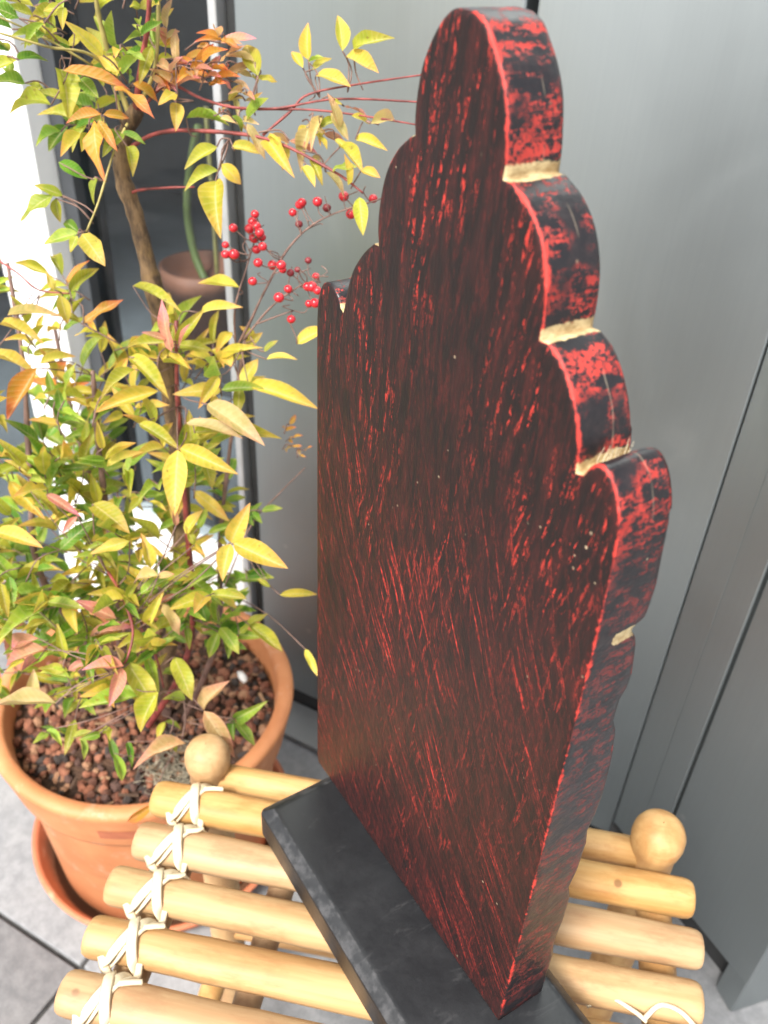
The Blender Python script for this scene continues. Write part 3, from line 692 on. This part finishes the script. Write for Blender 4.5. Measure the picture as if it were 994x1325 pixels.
fs_ = [(i * 48 + k, i * 48 + (k + 1) % 48, (i + 1) * 48 + (k + 1) % 48, (i + 1) * 48 + k) for i in range(N) for k in range(48)]
m.add(vs_, fs_); m.build('soil', M_SOIL, pot)
# faint pressed stamp on the collar, facing the stool
sa = math.atan2(-0.10, 0.10)
q = at(165, 1085, 0.86); sa = math.atan2(q.y - PC.y, q.x - PC.x)
m = MB(); nn = 10; sv = []; 
for i in range(nn + 1):
    a_ = sa + (i / nn - 0.5) * 0.26
    for z in (-0.0425, -0.0265): 
        rr = 0.1475 + (z + 0.056) / 0.046 * 0.009 + 0.0004; sv.append((rr * math.cos(a_), rr * math.sin(a_), hz + z))
m.add(sv, [(2 * i, 2 * i + 2, 2 * i + 3, 2 * i + 1) for i in range(nn)]); m.build('pressed_stamp', M_STAMP, pot)
# mulch
bm = bmesh.new(); bmesh.ops.create_icosphere(bm, subdivisions=1, radius=1); ico_v = [v.co.copy() for v in bm.verts]; ico_f = [[v.index for v in f.verts] for f in bm.faces]; bm.free()
m = MB(); tint = []
for k in range(1500):
    r_ = 0.134 * math.sqrt(rnd.random()); a_ = rnd.uniform(0, 6.283); x, y = r_ * math.cos(a_), r_ * math.sin(a_)
    s_ = rnd.uniform(0.0026, 0.0062) * (1.2 if rnd.random() < 0.2 else 1); z = SZ + 0.010 * math.exp(-(r_ / 0.07) ** 2) + rnd.uniform(-0.001, 0.006)
    R = Matrix.Rotation(rnd.uniform(0, 6.28), 3, Vector((rnd.gauss(0, 1), rnd.gauss(0, 1), rnd.gauss(0, 1))).normalized()); sc = (rnd.uniform(.7, 1.3), rnd.uniform(.7, 1.2), rnd.uniform(.55, 1))
    c_ = rnd.choice([(0.16, 0.058, 0.033), (0.21, 0.078, 0.042), (0.11, 0.045, 0.028), (0.26, 0.105, 0.06), (0.085, 0.045, 0.035), (0.045, 0.034, 0.03), (0.30, 0.16, 0.09)])
    vv = []
    for v in ico_v:
        w_ = Vector((v.x * sc[0], v.y * sc[1], v.z * sc[2])) * (1 + rnd.uniform(-.18, .18)); w_ = R @ w_ * s_; vv.append((w_.x + x, w_.y + y, w_.z + z)); tint.append((*c_, 1))
    m.add(vv, ico_f)
# bark slivers among the rocks
for k in range(70):
    r_ = 0.128 * math.sqrt(rnd.random()); a_ = rnd.uniform(0, 6.283); x, y = r_ * math.cos(a_), r_ * math.sin(a_); L = rnd.uniform(.008, .022); w_ = rnd.uniform(.002, .005); an = rnd.uniform(0, 3.14); tl = rnd.uniform(-.4, .4)
    d = Vector((math.cos(an), math.sin(an), tl)); b = Vector((-math.sin(an), math.cos(an), rnd.uniform(-.3, .3))); o_ = Vector((x, y, SZ + 0.010 * math.exp(-(r_ / 0.07) ** 2) + 0.007)); h = Vector((0, 0, 0.0015))
    m.add([o_ - d * L / 2 - b * w_ / 2, o_ + d * L / 2 - b * w_ / 3, o_ + d * L / 2 + b * w_ / 3, o_ - d * L / 2 + b * w_ / 2, o_ - d * L / 2 - b * w_ / 2 + h, o_ + d * L / 2 - b * w_ / 3 + h, o_ + d * L / 2 + b * w_ / 3 + h, o_ - d * L / 2 + b * w_ / 2 + h], [(3, 2, 1, 0), (4, 5, 6, 7), (0, 1, 5, 4), (1, 2, 6, 5), (2, 3, 7, 6), (3, 0, 4, 7)])
    tint += [rnd.choice([(0.20, 0.11, 0.06, 1), (0.30, 0.18, 0.10, 1), (0.10, 0.06, 0.04, 1)])] * 8
mu = m.build('mulch', M_ROCK, pot, False); ca = mu.data.color_attributes.new('tint', 'FLOAT_COLOR', 'POINT'); ca.data.foreach_set('color', [x for t in tint for x in t]); mu['kind'] = 'stuff'
def soil_at(px, py):
    d = (FWD + RGT * ((px - 497) / FPX) - UPV * ((py - 662.5) / FPX)); z = 0.0115 + SZ + 0.008; return CAM + d * ((z - CAM.z) / d.z)
w = soil_at(314, 879); m = MB(); m.add([(v.x * 0.011 * (1 + .1 * math.sin(9 * v.y)), v.y * 0.005, v.z * 0.004) for v in ico_v], ico_f); wp = m.build('white_pebble', M_WHITEST); wp.location = w + Vector((0, 0, 0.004)); tag(wp, 'small white pebble lying on the red mulch in the pot', 'pebble')
# tuft of dry fibre
tc = soil_at(225, 995); m = MB()
for k in range(170):
    a_ = rnd.uniform(0, 6.28); r_ = 0.034 * math.sqrt(rnd.random()); o_ = Vector((r_ * math.cos(a_), r_ * math.sin(a_) * .8, rnd.uniform(-.004, .006))); dv = Vector((rnd.gauss(0, 1), rnd.gauss(0, 1), rnd.gauss(0, .35))).normalized() * rnd.uniform(.012, .034)
    tube(m, [o_ - dv / 2, o_ + Vector((rnd.gauss(0, .004), rnd.gauss(0, .004), rnd.uniform(0.002, .009))), o_ + dv / 2], 0.00045, 3, 3)
mo = m.build('dry_moss', M_MOSS); mo.location = tc; tag(mo, 'tuft of grey dry fibre on the mulch beside the pot rim', 'moss', kind='stuff')

# ------------------------------------------------------------------ the shrub (sacred bamboo): canes, twigs, leaves, berries
shrub = empty('potted_shrub', (PC.x, PC.y, 0.0115 + SZ)); tag(shrub, 'leafy yellow, green and orange shrub with red berries in the terracotta pot', 'shrub')
SH = Vector(shrub.location)
def sl_(p): return Vector(p) - SH
def stem(name, pts, r, mat, seg=8, wob=0):
    m = MB(); tube(m, [sl_(p) for p in pts], r, seg, 6, True, wob); return m.build(name, mat, shrub)
base0 = Vector((PC.x, PC.y, 0.0115 + SZ))
def taper(a, b): return lambda u: a + (b - a) * u
TRK = [base0 + Vector((0.0, 0.01, -0.02)), at(235, 700, .80), at(222, 520, .755), at(205, 405, .715), at(186, 320, .685), at(172, 268, .668), at(158, 225, .655), at(162, 175, .640), at(178, 140, .628)]
def rtr(u): return 0.0078 - 0.0026 * u + 0.0009 * math.sin(u * 34) ** 2
stem('trunk', TRK, rtr, M_BARK, 12, 0.25)
canes = [
    ([base0 + Vector((-.03, -.02, -.02)), at(150, 760, .80), at(130, 600, .74), at(120, 480, .70)], .0042, .0022, M_STEMD),
    ([base0 + Vector((.02, -.02, -.02)), at(245, 840, .80), at(240, 660, .735), at(230, 520, .695), at(228, 415, .665)], .0040, .0018, M_STEMR),
    ([base0 + Vector((-.05, .0, -.02)), at(60, 760, .80), at(40, 620, .75), at(30, 470, .72), at(10, 340, .70)], .0040, .0020, M_STEMD),
    ([base0 + Vector((.03, .02, -.02)), at(280, 830, .84), at(285, 700, .80), at(300, 560, .77), at(318, 430, .735)], .0036, .0018, M_STEMD),
    ([base0 + Vector((-.02, .04, -.02)), at(170, 780, .86), at(100, 560, .82), at(70, 420, .80)], .0040, .0020, M_STEMD),
    # red branches of the upper crown
    ([at(163, 200, .648), at(176, 186, .640), at(205, 172, .630), at(253, 169, .618), at(346, 180, .604), at(432, 222, .600), at(470, 250, .600)], .0023, .0010, M_STEMR),
    ([at(166, 252, .662), at(180, 246, .655), at(215, 243, .650), at(252, 242, .648)], .0016, .0008, M_STEMR),
    ([at(176, 150, .630), at(180, 100, .612), at(190, 40, .590), at(196, -40, .565)], .0030, .0018, M_STEMR),
    ([at(172, 160, .634), at(150, 100, .615), at(130, 30, .59), at(120, -30, .57)], .0026, .0016, M_STEMG),
    ([at(166, 175, .64), at(130, 80, .60), at(60, 60, .575), at(-10, 40, .56)], .0014, .0009, M_STEMG),
    ([at(120, 85, .60), at(60, 50, .58), at(-5, 20, .57)], .0010, .0008, M_STEMG),
    ([at(178, 140, .628), at(200, 90, .61), at(205, 20, .59), at(205, -20, .58)], .0020, .0013, M_STEMG),
    ([at(176, 150, .630), at(215, 110, .62), at(262, 128, .612), at(310, 140, .605), at(400, 142, .60), at(470, 150, .60), at(560, 165, .605)], .0016, .0007, M_STEMR),
    ([at(310, 140, .605), at(360, 140, .60), at(440, 128, .60), at(560, 133, .605)], .0012, .0007, M_STEMR),
    ([at(340, 175, .604), at(375, 145, .602), at(400, 122, .60), at(470, 108, .60), at(560, 95, .605)], .0012, .0007, M_STEMR),
    # hanging leaf stalk with small leaves, left of the trunk
    ([at(165, 160, .615), at(148, 195, .61), at(128, 260, .61), at(112, 300, .615)], .0011, .0008, M_STEMG),
    ([at(0, 338, .68), at(25, 355, .675), at(50, 375, .67), at(90, 380, .67)], .0010, .0008, M_STEMR),
    # arching red shoot low in front
    ([at(140, 740, .69), at(160, 775, .675), at(172, 815, .665), at(166, 848, .66), at(158, 862, .66)], .0017, .0010, M_STEMR),
    ([at(182, 812, .70), at(202, 850, .70), at(212, 890, .70)], .0012, .0009, M_STEMR),
    ([at(238, 905, .735), at(240, 930, .735), at(236, 955, .735)], .0012, .0010, M_STEMD),
    ([at(290, 760, .78), at(325, 680, .765), at(360, 640, .755), at(395, 605, .75)], .0009, .0006, M_STEMD),
    # berry stalks
    ([at(300, 460, .70), at(322, 420, .675), at(345, 372, .655), at(376, 318, .64), at(420, 282, .63), at(500, 255, .63)], .0014, .0007, M_STEMD),
    ([at(315, 440, .68), at(350, 398, .66), at(385, 372, .65), at(408, 362, .645)], .0011, .0006, M_STEMD),
    ([at(305, 450, .69), at(304, 400, .67), at(318, 350, .655), at(330, 310, .648)], .0011, .0006, M_STEMD),
    ([at(330, 420, .67), at(362, 408, .66), at(380, 402, .658)], .0008, .0006, M_STEMD),
]
for pts, r0, r1, mt in canes: stem('branch', pts, taper(r0 * .85, r1 * .85), mt, 7, 0.35)

# leaf meshes (unit length along +x, width along y, upper side +z)
def leaf_mesh(curl, fold, wav, seed):
    n = 9; m = MB(); al = []; sd = []
    rr = random.Random(seed)
    for i in range(n + 1):
        t = i / n; w = 0.5 * (math.sin(math.pi * min(1, t ** 0.78)) ** 0.85) * (1 - 0.18 * t) if 0 < i < n else 0.012
        if i == n: w = 0.004
        zc = -curl * t * t + 0.04 * math.sin(t * 3)
        for j in (-2, -1, 0, 1, 2):
            s = j / 2; m.v.append((t, w * s, zc + fold * abs(s) * w * 2 * 0.5 + wav * math.sin(t * 9 + j) * w * abs(s))); al.append(t); sd.append(abs(s))
    for i in range(n):
        for j in range(4): a_ = i * 5 + j; m.f.append((a_, a_ + 5, a_ + 6, a_ + 1))
    me = m.mesh('leaf'); x = me.attributes.new('along', 'FLOAT', 'POINT'); x.data.foreach_set('value', al); x = me.attributes.new('side', 'FLOAT', 'POINT'); x.data.foreach_set('value', sd)
    me.materials.append(M_LEAF); return me, list(m.v), list(m.f), al, sd
LM = [leaf_mesh(c, f, w, k) for k, (c, f, w) in enumerate([(0.10, .35, .05), (0.22, .5, .08), (0.02, .25, .06), (0.42, .6, .14), (-0.14, .55, .08), (0.15, .12, .20)])]
PAL = {'yg': (0.50, 0.48, 0.05), 'y': (0.76, 0.58, 0.09), 'o': (0.72, 0.32, 0.055), 'p': (0.68, 0.27, 0.19), 'g': (0.17, 0.33, 0.03), 'dg': (0.07, 0.16, 0.025), 't': (0.60, 0.36, 0.17), 'py': (0.72, 0.52, 0.22), 'lg': (0.35, 0.48, 0.055)}
specs = []      # (base, tip, width ratio, colour, normal hint, priority)
def addleaf(b, t, w, col, up=None, jitter=0.08):
    c = PAL[col]; k = 1 + rnd.uniform(-.18, .18)
    c = tuple(max(0.01, min(0.9, v * k * (1 + rnd.uniform(-jitter, jitter)))) for v in c)
    if up is None: up = Vector((rnd.gauss(0, .35), rnd.gauss(0, .35), 0.75)) + (CAM - b).normalized() * 0.75
    specs.append((b, t, w, c, up))
hero = [  # photo pixel base, tip, width ratio, colour, distance
 # upper crown
 (82,91,169,116,.26,'o',.585),(148,112,201,145,.28,'o',.582),(122,156,128,232,.30,'o',.585),(131,148,84,157,.36,'o',.583),(127,156,151,193,.30,'o',.582),(134,148,168,152,.36,'o',.584),
 (66,136,3,128,.28,'yg',.60),(78,90,95,140,.52,'yg',.60),(104,102,128,127,.5,'g',.60),(90,130,40,118,.3,'yg',.605),(76,210,113,233,.46,'g',.61),(127,230,119,265,.5,'lg',.61),(103,172,79,208,.32,'y',.605),(112,160,92,195,.34,'yg',.605),
 (81,253,43,239,.36,'yg',.61),(70,252,22,282,.40,'lg',.61),(72,257,77,288,.44,'yg',.61),(102,301,79,281,.44,'g',.612),(101,302,56,316,.36,'lg',.61),(106,303,134,339,.46,'y',.608),(100,305,90,326,.5,'yg',.612),
 (281,190,238,216,.40,'yg',.607),(283,221,236,241,.36,'yg',.605),(287,212,313,239,.50,'y',.607),(279,234,280,299,.40,'yg',.600),(300,190,340,196,.42,'y',.607),(241,153,297,152,.34,'lg',.612),(228,133,228,168,.42,'y',.61),(195,60,180,110,.3,'yg',.60),
 (205,82,222,90,.5,'t',.60),(196,98,215,112,.4,'t',.60),(172,108,208,128,.36,'o',.60),(228,120,206,132,.4,'y',.602),
 (334,98,317,54,.40,'yg',.604),(334,100,360,104,.4,'yg',.604),(330,80,290,70,.3,'py',.604),(399,77,396,29,.42,'y',.60),(399,80,420,78,.4,'lg',.60),(392,88,378,70,.42,'y',.6),
 (443,66,439,15,.42,'y',.598),(458,66,498,40,.40,'yg',.598),(448,73,491,101,.38,'y',.598),(410,96,454,112,.36,'y',.60),(405,90,430,75,.4,'yg',.6),
 (428,146,450,182,.36,'py',.598),(418,150,400,190,.30,'py',.6),(440,165,425,120,.3,'py',.6),(455,150,480,160,.36,'y',.6),(400,165,385,215,.34,'py',.602),(370,185,366,220,.42,'y',.603),(345,180,372,215,.38,'y',.603),(450,240,440,200,.4,'y',.60),(430,220,460,212,.4,'lg',.6),(465,255,470,305,.42,'yg',.6),(468,220,492,232,.5,'y',.6),(480,160,520,148,.35,'py',.6),(392,215,408,240,.4,'y',.6),(460,180,500,190,.36,'y',.602),(440,190,470,215,.36,'yg',.603),(415,165,440,150,.4,'yg',.603),
 (300,150,318,170,.4,'lg',.607),(320,155,352,130,.36,'lg',.606),(320,160,345,205,.3,'py',.606),
 # middle: sunlit whorl
 (130,395,0,432,.0,'y',.0),
 (0,420,55,437,.26,'y',.66),(-12,462,46,472,.30,'y',.655),(52,470,98,457,.28,'y',.655),(48,476,14,545,.34,'o',.65),(95,405,112,387,.2,'yg',.66),(108,418,158,384,.26,'o',.645),(78,382,88,420,.42,'y',.65),(70,375,60,350,.4,'y',.65),(10,408,76,402,.2,'py',.65),
 (175,478,126,512,.30,'yg',.655),(205,506,120,530,.24,'y',.650),(167,462,218,508,.30,'yg',.652),(200,548,180,505,.3,'yg',.66),(222,455,206,388,.26,'p',.640),(215,440,183,429,.28,'p',.64),(232,450,246,418,.26,'p',.645),(220,444,160,444,.24,'yg',.65),
 (283,487,258,525,.34,'y',.640),(268,523,342,573,.30,'py',.632),(240,548,315,567,.26,'py',.632),(233,580,306,612,.28,'y',.628),(230,582,226,668,.38,'y',.622),(228,680,225,655,.3,'p',.622),(252,560,355,554,.24,'yg',.645),(180,548,233,580,.26,'yg',.64),(262,590,276,632,.4,'yg',.65),
 (330,440,310,422,.5,'y',.69),(318,450,340,430,.46,'y',.69),(312,500,333,462,.46,'y',.685),(310,502,308,535,.44,'yg',.685),(322,498,412,524,.24,'y',.675),(345,465,385,463,.28,'y',.68),(342,455,360,440,.4,'yg',.68),(288,455,300,475,.5,'y',.69),(272,454,292,468,.5,'y',.69),(300,430,280,460,.4,'y',.69),(310,372,258,372,.26,'y',.665),(260,405,312,395,.28,'y',.665),(172,370,235,400,.22,'yg',.66),(384,445,425,422,.4,'y',.665),
 (299,702,322,653,.40,'y',.640),(302,703,374,738,.36,'y',.632),(298,704,286,750,.44,'y',.634),
 (120,652,168,690,.42,'yg',.655),(40,636,80,665,.30,'yg',.66),(-5,688,54,706,.34,'y',.65),(60,640,105,668,.24,'p',.652),(100,668,80,690,.3,'p',.655),(168,700,115,715,.3,'y',.66),
 (200,745,205,760,.5,'y',.66),(195,735,186,690,.34,'y',.66),(205,745,168,745,.40,'py',.640),(204,747,226,742,.44,'py',.640),(252,705,240,680,.3,'yg',.66),(240,690,262,660,.4,'y',.66),
 (350,760,332,748,.3,'yg',.70),(362,770,412,768,.22,'y',.70),(395,840,412,875,.26,'y',.72),
 (180,790,205,815,.3,'yg',.67),(215,782,180,805,.36,'py',.660),(210,782,236,822,.36,'py',.660),(208,780,226,768,.4,'p',.665),
 (160,862,106,862,.36,'p',.655),(158,864,142,914,.40,'p',.652),(155,860,150,835,.36,'py',.66),(165,858,206,920,.42,'yg',.66),(180,900,105,920,.28,'lg',.67),(205,895,172,948,.44,'yg',.665),(150,800,98,778,.3,'p',.67),(58,840,0,858,.36,'p',.66),(50,826,0,838,.3,'p',.66),(40,910,44,866,.40,'py',.66),(72,910,-5,920,.26,'py',.65),(75,905,28,905,.2,'t',.66),
 (262,918,286,880,.46,'t',.70),(264,920,304,980,.36,'t',.70),(240,962,168,983,.30,'t',.71),
 (283,818,272,850,.46,'lg',.74),(285,812,310,843,.46,'lg',.74),(284,806,312,795,.46,'lg',.745),(268,805,258,775,.4,'g',.75),(322,808,364,845,.36,'yg',.735),(310,820,345,790,.34,'yg',.735),(305,930,336,915,.36,'lg',.74),(305,935,330,965,.4,'lg',.74),(302,930,300,955,.4,'g',.745),
 (225,850,250,905,.4,'yg',.69),(240,905,212,900,.5,'lg',.70),(150,985,140,950,.3,'g',.71),(148,975,156,1008,.34,'lg',.70),(165,960,172,990,.3,'g',.71),(60,945,82,960,.36,'lg',.70),(105,955,112,982,.36,'lg',.70),(95,955,120,945,.4,'yg',.7),
 # fallen and rim leaves
 (200,1040,160,1068,.24,'o',.76),
]
for (x0, y0, x1, y1, w, col, d) in hero:
    if d == 0: continue
    b = at(x0, y0, d + rnd.uniform(-.004, .004)); t = at(x1, y1, d + rnd.uniform(-.016, .010))
    addleaf(b, t, w * rnd.uniform(1.0, 1.15), col)
# stalks joining free hero leaves to the shrub
tw = MB()
def twig(a, b, r=0.0006, sag=0.01):
    mid = (a + b) / 2 + Vector((rnd.uniform(-.006, .006), rnd.uniform(-.006, .006), sag))
    tube(tw, [sl_(a), sl_(mid), sl_(b)], r, 4, 3)
def spray(c, d, L, col, nl=3, w=.36, drop=0.25):
    """one pinnate tip: a thin stalk with opposite leaflets and an end leaflet"""
    d = d.normalized(); side_ = d.cross(Vector((0, 0, 1)))
    if side_.length < .2: side_ = d.cross(Vector((1, 0, 0)))
    side_.normalize(); side_ = Quaternion(d, rnd.uniform(-.6, .6)) @ side_
    S_ = L * rnd.uniform(.8, 1.3); a = c - d * S_ * 0.5; b = c + d * S_ * 0.5
    twig(a, b, .0006, .004)
    cols = col if isinstance(col, (list, tuple)) else [col]
    for k in range(nl // 2):
        p = a.lerp(b, 0.35 + 0.5 * k / max(1, nl // 2)); 
        for s in (-1, 1):
            q = p + (d * rnd.uniform(.35, .8) + side_ * s * rnd.uniform(.7, 1.0) + Vector((0, 0, -drop * rnd.random()))).normalized() * L * rnd.uniform(.75, 1.05)
            addleaf(p, q, w * rnd.uniform(.8, 1.2), rnd.choice(cols))
    addleaf(b, b + (d + Vector((0, 0, -drop * rnd.random()))).normalized() * L * rnd.uniform(.9, 1.25), w * rnd.uniform(.8, 1.15), rnd.choice(cols))
def zone(n, x0, x1, y0, y1, d0, d1, cols, L=(.022, .040), nl=(3, 5), w=.36, origin=None):
    for k in range(n):
        px, py, dd = rnd.uniform(x0, x1), rnd.uniform(y0, y1), rnd.uniform(d0, d1)
        c = at(px, py, dd); o_ = origin if origin is not None else base0 + Vector((0, 0, .12))
        out = (c - o_).normalized() * 0.8 + Vector((rnd.gauss(0, .5), rnd.gauss(0, .5), rnd.gauss(0, .4)))
        spray(c, out, rnd.uniform(*L), cols, rnd.choice(nl), w)
UO = at(178, 150, .63)
zone(30, -20, 215, -30, 90, .56, .64, ['yg', 'yg', 'lg', 'g', 'y'], (.018, .030), (3, 3), .36, UO)
zone(11, 50, 170, 70, 180, .60, .66, ['yg', 'g', 'lg'], (.016, .028), (3,), .42, UO)
zone(13, 210, 300, 40, 115, .59, .625, ['o', 't', 't', 'o', 'p'], (.013, .021), (3, 5), .34, UO)
zone(7, 285, 330, 80, 165, .60, .63, ['py', 'p', 't', 'y'], (.012, .018), (3,), .36, UO)
zone(5, 340, 440, 130, 210, .60, .63, ['py', 'y', 'p', 'yg'], (.014, .022), (3,), .34, UO)
zone(14, -60, 120, 370, 540, .64, .74, ['y', 'yg', 'o', 'lg', 'yg'], (.022, .037), (3, 5), .29)
zone(24, 110, 300, 430, 600, .65, .78, ['yg', 'y', 'yg', 'lg', 'y'], (.022, .039), (3, 5), .28)
zone(40, -60, 130, 540, 800, .65, .78, ['yg', 'lg', 'yg', 'lg', 'y', 'g'], (.022, .037), (3, 5), .31)
zone(36, 100, 290, 590, 800, .67, .80, ['yg', 'lg', 'lg', 'y', 'yg'], (.022, .037), (3, 5), .31)
zone(34, -60, 250, 540, 840, .78, .92, ['g', 'lg', 'g', 'lg', 'yg'], (.025, .041), (5, 5), .33)
zone(30, -40, 200, 760, 920, .66, .80, ['yg', 'lg', 'g', 'yg', 'y'], (.020, .034), (3, 5), .33)
zone(12, 215, 320, 740, 830, .74, .82, ['g', 'lg', 'g'], (.017, .027), (3, 5), .38)
zone(16, -30, 120, 730, 890, .67, .80, ['yg', 'lg', 'g', 'yg', 'p'], (.022, .036), (3, 5), .33)
zone(6, 250, 330, 600, 760, .74, .82, ['g', 'yg', 'lg'], (.018, .030), (3, 5), .4)
zone(18, -40, 240, 690, 800, .76, .90, ['lg', 'g', 'yg', 'g'], (.026, .038), (5, 5), .36)
zone(4, 355, 415, 540, 600, .75, .76, ['t', 'o'], (.008, .011), (3,), .4)
zone(5, 60, 240, 890, 960, .70, .76, ['lg', 'g', 'yg'], (.012, .019), (3,), .4)
for (x0, y0, x1, y1, w, col, d) in hero:
    if d == 0: continue
    b = at(x0, y0, d)
    # nearest cane point within reach carries it
    best = None
    for pts, *_ in canes:
        for p in catmull(pts, 4):
            L = (p - b).length
            if best is None or L < best[0]: best = (L, p)
    if best[0] > 0.004 and best[0] < 0.12: twig(best[1] - Vector((0, 0, .004)), b, .00055, rnd.uniform(-.006, .006))
# largest leaves in view stand as single leaves, the rest as one mass
def proj_len(s):
    b, t = s[0], s[1]; m_ = (b + t) / 2 - CAM; d = m_.dot(FWD); px = 497 + FPX * m_.dot(RGT) / d; py = 662 - FPX * m_.dot(UPV) / d
    L = (t - b).length * FPX / d * math.sqrt(max(0.05, s[2])); return L * (1 if -30 < px < 560 and -30 < py < 1100 else 0.1)
specs.sort(key=proj_len, reverse=True)
def leaf_matrix(b, t, w, up):
    x = (t - b); L = x.length; x = x / L; z = up - x * up.dot(x)
    if z.length < 1e-3: z = Vector((0, 0, 1)) - x * x.z
    z.normalize(); y = z.cross(x)
    R = Matrix((x, y, z)).transposed().to_4x4(); R.translation = sl_(b)
    return R @ Matrix.Diagonal((L, L * w, L * 0.9, 1))
NBIG = 290
for i, (b, t, w, c, up) in enumerate(specs[:NBIG]):
    o = link('leaf', LM[i % 6][0] if True else None, shrub); o.matrix_local = leaf_matrix(b, t, w, up); o.color = (*c, 1)
fmass = MB(); tn = []; al_ = []; sd_ = []
for i, (b, t, w, c, up) in enumerate(specs[NBIG:]):
    me_, v_, f_, a_, s_ = LM[rnd.randrange(6)]; mm = leaf_matrix(b, t, w, up)
    fmass.add([mm @ Vector(v) for v in v_], f_); tn += [(*c, 1)] * len(v_); al_ += a_; sd_ += s_
if fmass.v:
    fo = fmass.build('small_leaves', M_LEAFS, shrub); fo['kind'] = 'stuff'
    ca = fo.data.color_attributes.new('tint', 'FLOAT_COLOR', 'POINT'); ca.data.foreach_set('color', [x for t in tn for x in t])
    x = fo.data.attributes.new('along', 'FLOAT', 'POINT'); x.data.foreach_set('value', al_); x = fo.data.attributes.new('side', 'FLOAT', 'POINT'); x.data.foreach_set('value', sd_)
# berries
bpx = [(330,277),(302,295),(292,317),(292,329),(303,329),(327,287),(332,293),(323,296),(329,308),(339,307),(340,319),(332,323),(334,340),(327,364),(353,343),(364,343),(376,353),(388,265),(411,261),(379,275),(399,337),(385,349),(373,374),(361,385),(398,371),(409,358),(411,376),(400,393),(408,392),(377,413),(391,262),(423,269),(445,254),(454,277),(483,257),(404,371),(336,301),(366,349)]
dark = {(376,353), (385,349), (399,337), (423,269), (387,290)}
bpx.append((387, 290))
bm = bmesh.new(); bmesh.ops.create_uvsphere(bm, u_segments=14, v_segments=9, radius=1)
for v in bm.verts: v.co.z *= 0.94
berry_me = bpy.data.meshes.new('berry'); bm.to_mesh(berry_me); bm.free(); berry_me.polygons.foreach_set('use_smooth', [True] * len(berry_me.polygons))
berry_d = berry_me.copy(); berry_me.materials.append(M_BERRY); berry_d.materials.append(M_BERRYD)
bst = [catmull(pts, 8) for pts, *_ in canes[-4:]]
for (x, y) in bpx:
    d = .640 + rnd.uniform(-.012, .014); p = at(x, y, d)
    o = link('berry', berry_d if (x, y) in dark else berry_me, shrub); o.location = sl_(p); r_ = rnd.uniform(.0028, .0041) * (0.8 if (x, y) in dark else 1); o.scale = (r_, r_, r_)
    nr = min((q for s_ in bst for q in s_), key=lambda q: (q - p).length); twig(nr, p, .00045, -.003)
    if rnd.random() < .5: twig(nr, nr + Vector((rnd.uniform(-.012, .012), rnd.uniform(-.012, .012), rnd.uniform(.004, .016))), .0004, 0.001)
to = tw.build('twigs', M_STEMD, shrub); to['kind'] = 'stuff'
